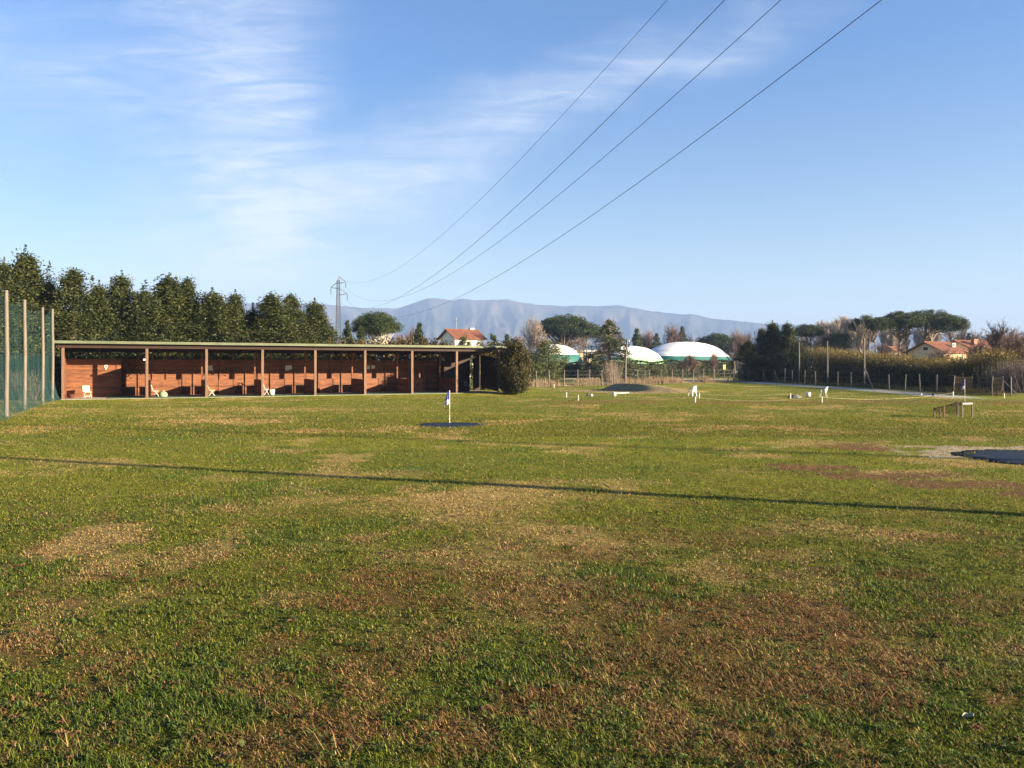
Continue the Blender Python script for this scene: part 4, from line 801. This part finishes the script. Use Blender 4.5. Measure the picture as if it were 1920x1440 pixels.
reeds('dry brown weeds along the foot of the far wire fence', 985, 75.5, 1370, 99, 3600, .62, 401)
reeds('tall dry reeds behind the far wire fence left of the tall pole', 1130, 82, 1154, 84, 420, 1.75, 402, 'wood_far', spread=.5)
reeds('rough grass at the foot of the right hand fence', 1420, 108, 1900, 52, 2600, .35, 403, 'bamboo', .7)
reeds('reddish bramble beyond the right end of the bamboo hedge', 1878, 60, 1960, 60, 1500, 1.7, 404, 'wood_far', 1.2)

# ------------------------------------------------------------------ fences
def wire_fence(name, label, posts, hpx=None, wires=4, brace=(), lean=.03, seed=1, pr=.06, net=False):
    r = np.random.default_rng(seed); o = Vector((posts[0][0].x, posts[0][0].y, 0)); t = thing(name, label, 'fence', o); tops = []
    for b, h in posts:
        b = b - o; tp = b + Vector((r.normal(0, lean), r.normal(0, lean), h)); md = b.lerp(tp, .5) + Vector((r.normal(0, .02), 0, 0)); tops.append((b, tp)); add('post', path([b - Vector((0, 0, .2)), md, tp], [pr, pr * .9, pr * .8], 7), M['fencepost'], t, True)
    L0, L1 = [], []
    for (b0, t0), (b1, t1) in zip(tops[:-1], tops[1:]):
        for k in range(wires): f = (k + .6) / wires; L0.append(b0.lerp(t0, f)); L1.append(b1.lerp(t1, f))
    V, Q, _ = segs(L0, L1, .006, None, 3); mesh('wire', V, Q, mat=M['wire'], parent=t)
    if net:
        for (b0, t0), (b1, t1) in zip(tops[:-1], tops[1:]): mesh('mesh_panel', [tuple(b0 + Vector((.07, 0, .05))), tuple(b1 + Vector((.07, 0, .05))), tuple(b1.lerp(t1, .95) + Vector((.07, 0, 0))), tuple(b0.lerp(t0, .95) + Vector((.07, 0, 0)))], [(0, 1, 2, 3)], mat=M['net_black'], parent=t)
    for i, dx, dy in brace: b, tp = tops[i]; add('brace', segs([b.lerp(tp, .75)], [b + Vector((dx, dy, 0))], .045, .045, 7), M['fencepost'], t)
    return t
FP = [(945, 728.5, 696), (975, 727.5, 695), (1005, 726, 695), (1030, 725, 693), (1057.5, 724.8, 693), (1083, 724, 692.5), (1105.7, 723.6, 692.5), (1129, 723, 693), (1152, 722.5, 693), (1195.5, 720, 693), (1217.5, 719.7, 692.5), (1239, 719, 692.5), (1260, 719, 692.5), (1280, 718.5, 692), (1299.5, 718, 692), (1319, 717.6, 692), (1338, 717, 691.5), (1375, 716.5, 691.5), (1391, 715.5, 693)]
wire_fence('wire_fence', 'far fence of rough wooden posts and wire across the middle distance', [(W(x, b), HT(t_, W(x, b).y)) for x, b, t_ in FP], seed=11)
RP = [(1413, 714.5, 694), (1431, 716.5, 693), (1453, 718, 694), (1471, 719.5, 691), (1487, 721, 694), (1508, 722.5, 694.5), (1529, 724, 696), (1571, 726, 697), (1596, 728, 698), (1668, 733.5, 702), (1697, 734.5, 702), (1725.5, 735.5, 701.5), (1756, 737.5, 702.5), (1787.5, 741.5, 704), (1821.5, 735.5, 705), (1860, 742.5, 705.5), (1881.5, 738, 705.5), (1896, 743.5, 707)]
wire_fence('wire_fence', 'right hand fence of leaning weathered posts before the dark bamboo hedge', [(W(x, b), HT(t_, W(x, b).y)) for x, b, t_ in RP], brace=((16, .55, -.6), (16, -.5, -.5), (1, .3, -.5)), lean=.06, seed=12, pr=.045, net=True)
def screen(label, a, b, h, mt):
    A, B = W(*a), W(*b); o = mesh('windbreak_net', [(0, 0, 0), (B.x - A.x, B.y - A.y, 0), (B.x - A.x, B.y - A.y, h), (0, 0, h)], [(0, 1, 2, 3)], mat=M[mt]); o.location = A; return tag(o, label, 'net')
s1 = thing('sports_net_fence', 'pale grey windbreak net fence on posts in front of the large dome', 'net fence', W(1243, 703)); A = W(1243, 703); B = W(1385, 702)
add('post', [path([A.lerp(B, k / 7) - A, A.lerp(B, k / 7) - A + Vector((0, 0, 2.9))], .06, 6) for k in range(8)], M['pole'], s1)
nx = 40; V = [(A.lerp(B, k / (nx - 1)) - A) + Vector((0, .06 * math.sin(k), z * (2.05 + .18 * math.sin(k * .8)))) for z in (0, 1) for k in range(nx)]; i = np.arange(2 * nx).reshape(2, nx); mesh('net', [tuple(v) for v in V], np.stack([i[0, :-1], i[0, 1:], i[1, 1:], i[1, :-1]], 1), mat=M['net_grey'], parent=s1)
# tall poles with their leaning props
TP = [(1445, 712.5, 643, (1462, 719), .70, 'tall pole with a leaning prop in front of the dark evergreen clump'), (1498, 719, 641, None, 0, 'tall straight pole at the left end of the bamboo hedge'), (1551, 723.5, 639.5, None, 0, 'tall straight pole in front of the bamboo hedge'), (1620, 727.5, 634, (1638, 731), .41, 'thick tall pole with a leaning prop before the bamboo hedge')]
for px, b, tpx, br, f, lb in TP:
    p = W(px, b); h = HT(tpx, p.y); t = thing('net_pole', lb, 'pole', p, 0, 'tall poles along the right fence'); add('pole', path([(0, 0, -.3), (.03, 0, h * .5), (0, 0, h)], [.085, .08, .065], 8), M['pole'], t, True)
    if br: e = W(*br) - p; add('prop', path([(0, 0, h * .42), e], [.06, .07], 8), M['pole'], t)
p = W(1172, 721); h = HT(637, p.y); t = thing('lamp_pole', 'tall wooden pole with small lamps beside the cedar', 'pole', p); add('pole', path([(0, 0, -.3), (.06, 0, h * .5), (.22, 0, h)], [.13, .11, .085], 8), M['pole'], t, True)
add('lamp', [xf(lathe([(0, 0), (.13, .0), (.16, .12), (.08, .3), (0, .32)], 10), Matrix.Translation((-.38, 0, h * .78))), segs([(.16, 0, h * .86)], [(-.36, 0, h * .84)], .02)], M['white'], t); add('lamp', [xf(lathe([(0, 0), (.09, .0), (.09, .14), (0, .16)], 10), Matrix.Translation((.42, 0, h * .96))), segs([(.2, 0, h * .97)], [(.42, 0, h * .97)], .02)], M['white'], t)
p = W(1358, 717); t = thing('sign_post', 'slim post with a small pale yellow sign by the path corner', 'sign', p); hh = HT(692, p.y); add('post', segs([(0, 0, -.2)], [(0, 0, hh)], .045, None, 7), M['pole'], t); add('sign_board', box(-.15, .15, -.08, -.05, hh - .05, hh + .55), M['yellow'], t)
p = W(1376, 716); t = thing('climbing_stump', 'dark leaning bare trunk propped by the fence corner', 'post', p); add('trunk', [path([(0, 0, 0), (.12, 0, 1.5), (.05, 0, 2.7)], [.12, .1, .07], 7), path([(-.95, 0, 0), (-.4, .1, .9), (.1, 0, 2.0)], [.08, .07, .05], 6)], M['bark'], t)

# ------------------------------------------------------------------ air domes, houses, goals
def dome(label, px, Z, Ln, Wd, H, rz, band, bt):
    t = thing('air_dome', label, 'sports dome', PX(px, Z), rz); nu, nv = 72, 40
    u, v = np.meshgrid(np.linspace(0, 2 * np.pi, nu, endpoint=False), np.linspace(0, 1, nv)); e = 2 / 2.7
    cx, sx = np.sign(np.cos(u)) * np.abs(np.cos(u)) ** e, np.sign(np.sin(u)) * np.abs(np.sin(u)) ** e
    ph = v * np.pi / 2; rr = np.cos(ph) ** .85; z = H * np.sin(ph); X = Ln / 2 * cx * rr; Yy = Wd / 2 * sx * rr; z = z + .05 * np.sin(X * 2.6) * rr
    i = np.arange(nu * nv).reshape(nv, nu); q = np.stack([i[:-1], np.roll(i, -1, 1)[:-1], np.roll(i, -1, 1)[1:], i[1:]], -1); V = np.stack([X, Yy, z], -1).reshape(-1, 3); kb = int(np.searchsorted(H * np.sin(np.linspace(0, 1, nv) * np.pi / 2), band))
    mesh('membrane', V, q[kb:].reshape(-1, 4), mat=M['dome'], parent=t, smooth=True); mesh('base_band', V, q[:kb].reshape(-1, 4), mat=M[bt], parent=t, smooth=True); return t
dome('largest white air dome with teal base, rightmost of the three', 1289, 208, 39, 18, 8.6, math.radians(50), 4.5, 'tealband')
dome('middle white air dome with a pale green base beside the cedar', 1180, 170, 18, 13, 6.5, math.radians(38), 3.75, 'greenband')
dome('left white air dome with teal base behind the olive shrub', 1036, 170, 15.5, 11, 6.9, math.radians(38), 4.4, 'tealband')
def house(name, label, loc, rz, Ln, Wd, eave, ridge, wallmat, wins, over=.5, chim=None, antenna=False):
    """gable ends at -x and +x, ridge along x, front long side at -y"""
    t = thing(name, label, 'house', loc, rz); x, y = Ln / 2, Wd / 2
    V = np.array([(-x, -y, -.2), (x, -y, -.2), (x, y, -.2), (-x, y, -.2), (-x, -y, eave), (x, -y, eave), (x, y, eave), (-x, y, eave), (-x, 0, ridge), (x, 0, ridge)], float)
    mesh('wall', V, [(0, 1, 5, 4), (2, 3, 7, 6), (3, 0, 4, 7), (1, 2, 6, 5)], [(4, 8, 7), (5, 6, 9)], M[wallmat], t)
    sl = (ridge - eave) / y; xo, yo = x + over, y + over; ez = eave - sl * over; th = .16
    def sheet(s): a = np.array([(-xo, s * yo, ez), (xo, s * yo, ez), (xo, 0, ridge), (-xo, 0, ridge)], float); return np.concatenate([a + [0, 0, .03], a + [0, 0, .03 + th]]), BOXQ.copy(), np.zeros((0, 3), int)
    rf = add('roof', [sheet(-1), sheet(1)], M['tiles'], t); add('ridge_tiles', segs([(-xo, 0, ridge + th)], [(xo, 0, ridge + th)], .14, None, 6), M['tiles'], rf)
    if chim: cx_, cy_, ch_ = chim; c_ = add('chimney', [box(cx_ - .35, cx_ + .35, cy_ - .3, cy_ + .3, ridge - 1.2, ridge + ch_), box(cx_ - .45, cx_ + .45, cy_ - .4, cy_ + .4, ridge + ch_ + .003, ridge + ch_ + .15)], M['chimney' if wallmat == 'cream_wall' else 'stucco'], rf)
    for side, u0, u1, z0, z1 in wins:
        if side == 'f': wb, fr = box(u0, u1, -y - .03, -y + .02, z0, z1), [box(u0 - .08, u1 + .08, -y - .06, -y - .032, z0 - .08, z0), box(u0 - .08, u1 + .08, -y - .06, -y - .032, z1, z1 + .08)]
        else: wb, fr = box(-x - .03, -x + .02, u0, u1, z0, z1), [box(-x - .06, -x - .032, u0 - .08, u1 + .08, z0 - .08, z0), box(-x - .06, -x - .032, u0 - .08, u1 + .08, z1, z1 + .08)]
        o = add('shutter', wb, M['shutter'], t); add('window_sill', fr, M['stucco'], o)
    if antenna:
        add('antenna', [segs([(-1.2, 0, ridge)], [(-1.2, 0, ridge + 2.3)], .035), segs([(-1.2, 0, ridge + 2.2), (-1.5, .4, ridge + 1.7)], [(-.2, 0, ridge + 2.2), (-.9, -.4, ridge + 1.7)], .03), segs([(-1.0 + .18 * k, -.3, ridge + 2.2) for k in range(5)], [(-1.0 + .18 * k, .3, ridge + 2.2) for k in range(5)], .02)], M['steel'], rf)
    return t
house('tiled_house', 'white two storey house with shaded gable, red tiled roof and aerial behind the shed', PX(866, 138), math.radians(38), 6.0, 4.6, HT(633.5, 136), HT(619.5, 137), 'stucco', [('f', -.9, .4, 3.2, 5.4), ('f', 2.0, 2.8, 3.2, 5.8)], .55, (2.2, .2, .35), True)
house('tiled_house', 'cream bungalow with shaded gable and terracotta roof behind the bamboo hedge', PX(1757, 118), math.radians(33), 6.6, 5.4, HT(660, 117), HT(643.5, 117), 'cream_wall', [('f', 1.2, 2.3, 1.4, 3.4), ('s', -1.8, -.7, 1.8, 3.2), ('s', .6, 1.7, 1.8, 3.2), ('s', -.4, .3, 4.4, 4.9)], .5)
house('tiled_house', 'second cream building with a low tiled roof and brick chimney at far right', PX(1836, 126), math.radians(22), 10.5, 6.0, HT(656, 123), HT(640.5, 124), 'cream_wall', [('f', -2.2, -.8, 1.2, 3.0), ('f', 1.5, 2.6, 1.2, 3.0)], .5, (-3.3, -1.6, .2))
house('tiled_house', 'far small orange house glimpsed between the pine trunks', PX(1677, 230), math.radians(30), 5, 4, HT(660, 230), HT(651, 230), 'cream_wall', [('f', -1, 0, 3, 4.4)], .4)
house('tiled_house', 'pale house half hidden at the right edge behind the bare trees', PX(1925, 100), math.radians(25), 6, 5, HT(678, 100), HT(664, 100), 'cream_wall', [('f', -1, 0, 1, 2)], .4)
o = thing('air_conditioner', 'white air conditioner box on the wall between the two tiled roofs', 'air conditioner', PX(1787, 117.5, HT(647, 117.5)), .5); add('casing', box(-.36, .36, -.16, .16, -.3, .3), M['white'], o); add('fan_grille', [xf(lathe([(.0, 0), (.2, .0), (.22, .02), (.2, .03)], 16), Matrix.Translation((-.08, -.165, 0)) @ Matrix.Rotation(math.pi / 2, 4, 'X'))], M['glass'], o)
o = thing('pavilion', 'low cream flat roofed pavilion seen between the pine trunks and the cedar', 'building', PX(1086, 215)); x = 4.2; add('wall', box(-x, x, 0, 4, 0, HT(661, 215)), M['cream_wall'], o); add('roof', box(-x - .5, x + .5, -.6, 4.4, HT(659.5, 215), HT(656.5, 215)), M['stucco'], o)
for k in range(3): f = add('window', box(-2.9 + 2.1 * k, -1.5 + 2.1 * k, -.04, .03, 2.2, 4.4), M['glass'], o)
def goal(label, a, b, top, mt='white'):
    A, B = W(*a), W(*b); h = HT(top, A.y); d = B - A; bk = Vector((0, 1.2, 0)); t = thing('football_goal', label, 'goal', A); q0 = lambda v: tuple(v)
    add('frame', [path([(0, 0, 0), (0, 0, h), q0(d + Vector((0, 0, h))), q0(d)], .06, 8)], M[mt], t); add('stay', [segs([(0, 0, h), q0(d + Vector((0, 0, h)))], [q0(bk), q0(d + bk)], .03, None, 6), segs([q0(bk)], [q0(d + bk)], .03, None, 6)], M['steel'], t)
    mesh('net', [(0, 0, h), q0(d + Vector((0, 0, h))), q0(d + bk), q0(bk)], [(0, 1, 2, 3)], mat=M['net_grey'], parent=t)
goal('small white framed goal behind the left part of the far fence', (1054, 705), (1072.5, 703), 686.5); goal('low white goal behind the far fence below the large dome', (1246, 706.5), (1269, 706.5), 694.5)
t = thing('notice_board', 'white panel on legs below the left dome', 'board', W(1090, 706)); h = HT(682.5, t.location.y); add('panel', box(-.95, .95, -.04, .04, h - 1.3, h), M['paper'], t); add('leg', [box(-.8, -.7, -.05, .05, 0, h - 1.31), box(.7, .8, -.05, .05, 0, h - 1.31)], M['steel'], t)
t = thing('lean_to_canopy', 'small dark sloping canopy right of the white panel', 'canopy', W(1112, 706)); h = HT(686, t.location.y); add('roof', slab(-.9, .9, -.6, .9, h - .25, h, .06), M['steel'], t); add('leg', [box(x_, x_ + .06, y_, y_ + .06, 0, h - .34) for x_ in (-.85, .8) for y_ in (-.5, .6)], M['steel'], t)
t = thing('pergola', 'low open shelter with pale beams in front of the right end of the large dome', 'shelter', W(1339, 702.5)); L_ = 4.6
add('beam', [box(-L_, L_, -.08, .08, 2.95, 3.1), box(-L_, L_, 2.4, 2.56, 3.25, 3.4)] , M['pole'], t); add('post', [box(x_ - .06, x_ + .06, y_ - .06, y_ + .06, 0, 2.94) for x_ in (-L_ + .2, -1.4, 1.5, L_ - .2) for y_ in (0, 2.45)], M['pole'], t); add('roof', slab(-L_ - .2, L_ + .2, -.3, 2.8, 3.3, 3.62, .06), M['black'], t)

# ------------------------------------------------------------------ pylon and its wires
def pylon():
    t = thing('lattice_pylon', 'tall steel lattice pylon with three arms behind the evergreen row', 'pylon', PX(634.3, 200)); H = HT(520.5, 200); hw = lambda z: .32 + .50 * max(0, 1 - z / 23)
    A, B = [], []; zs = list(np.linspace(0, H - .8, 19))
    cor = lambda z: [np.array((sx * hw(z), sy * hw(z), z)) for sx, sy in ((-1, -1), (1, -1), (1, 1), (-1, 1))]
    for z0, z1 in zip(zs[:-1], zs[1:]):
        c0, c1 = cor(z0), cor(z1)
        for k in range(4): A += [c0[k], c0[k], c0[(k + 1) % 4], c1[k]]; B += [c1[k], c1[(k + 1) % 4], c1[k], c1[(k + 1) % 4]]
    V, Q, _ = segs(A, B, .042, None, 4); mesh('lattice', V, Q, mat=M['steel'], parent=t)
    add('peak', segs(cor(zs[-1]), [(0, 0, H)] * 4, .06), M['steel'], t)
    for sx, zt, xt, ins in ((1, 529, 648.2, 540), (-1, 539, 620.4, 552), (1, 551, 651.2, 563)):
        z, zi = HT(zt, 200), HT(ins, 200); xe = (xt - 634.3) / F * 200; arm = add('arm', segs([(0, -.5, z - .3), (0, .5, z - .3), (0, 0, z + 1.6)], [(xe, 0, z)] * 3, .09), M['steel'], t)
        add('insulator', [lathe([(.07, zi), (.12, zi + .1), (.06, zi + .2)] + [(.12 if k % 2 else .06, zi + .3 + .12 * k) for k in range(int((z - zi - .3) / .12))], 8, (xe, 0))], M['steel'], arm)
pylon()
for px0, Xc, c, lb, rad in ((634.5, 18.25, (23.53, -.16619, 8.7225e-4), 'thin leftmost overhead wire', .011), (620, 18.0, (21.473, -.20482, 1.00311e-3), 'second overhead wire from the left', .015), (649, 21.25, (22.423, -.19987, 9.9048e-4), 'third overhead wire from the left', .015), (651, 20.75, (18.682, -.190005, 9.6083e-4), 'lowest and rightmost overhead wire', .015)):
    X0 = (px0 - CX) / F * 200; Ys = np.linspace(-45, 200, 90); P = np.stack([Xc + (X0 - Xc) * Ys / 200, Ys, c[0] + c[1] * Ys + c[2] * Ys ** 2], 1); tag(add('power_line', path(P, rad, 6), M['wire'], None, True), lb + ' sweeping down to the pylon', 'wire', 'overhead wires to the pylon')
# a pole that stands to the right of the photo and throws the long shadow across the lawn
t = thing('telegraph_pole', 'tall wooden pole whose long thin shadow crosses the lawn', 'pole', (19.2, 5.9, 0)); add('pole', path([(0, 0, -.5), (0, 0, 5), (0, 0, 11)], [.15, .13, .10], 12), M['pole'], t, True); add('crossarm', box(-.9, .9, -.05, .05, 10.4, 10.52), M['pole'], t)
t = thing('telegraph_pole', 'farther wooden pole whose faint shadow lies across the middle of the lawn', 'pole', (52.4, 1.2, 0)); add('pole', path([(0, 0, -.5), (0, 0, 9), (0, 0, 20)], [.13, .11, .08], 12), M['pole'], t, True); add('crossarm', box(-.9, .9, -.05, .05, 19.2, 19.32), M['pole'], t)

# ------------------------------------------------------------------ haze: one box of even, pale air
def hz(t):
    v = t.n('ShaderNodeVolumePrincipled', Color=(.33, .50, .90, 1), Density=HAZE, Anisotropy=.0); return v
HAZE = 1.85e-4
m = bpy.data.materials.new('haze_air'); m.use_nodes = True; q = NT(m.node_tree); v = hz(q); q.n('ShaderNodeOutputMaterial', Volume=v.outputs[0])
o = add('haze', box(-7600, 7600, -400, 7700, -6, 560), m); tag(o, kind='stuff'); o.display_type = 'WIRE'
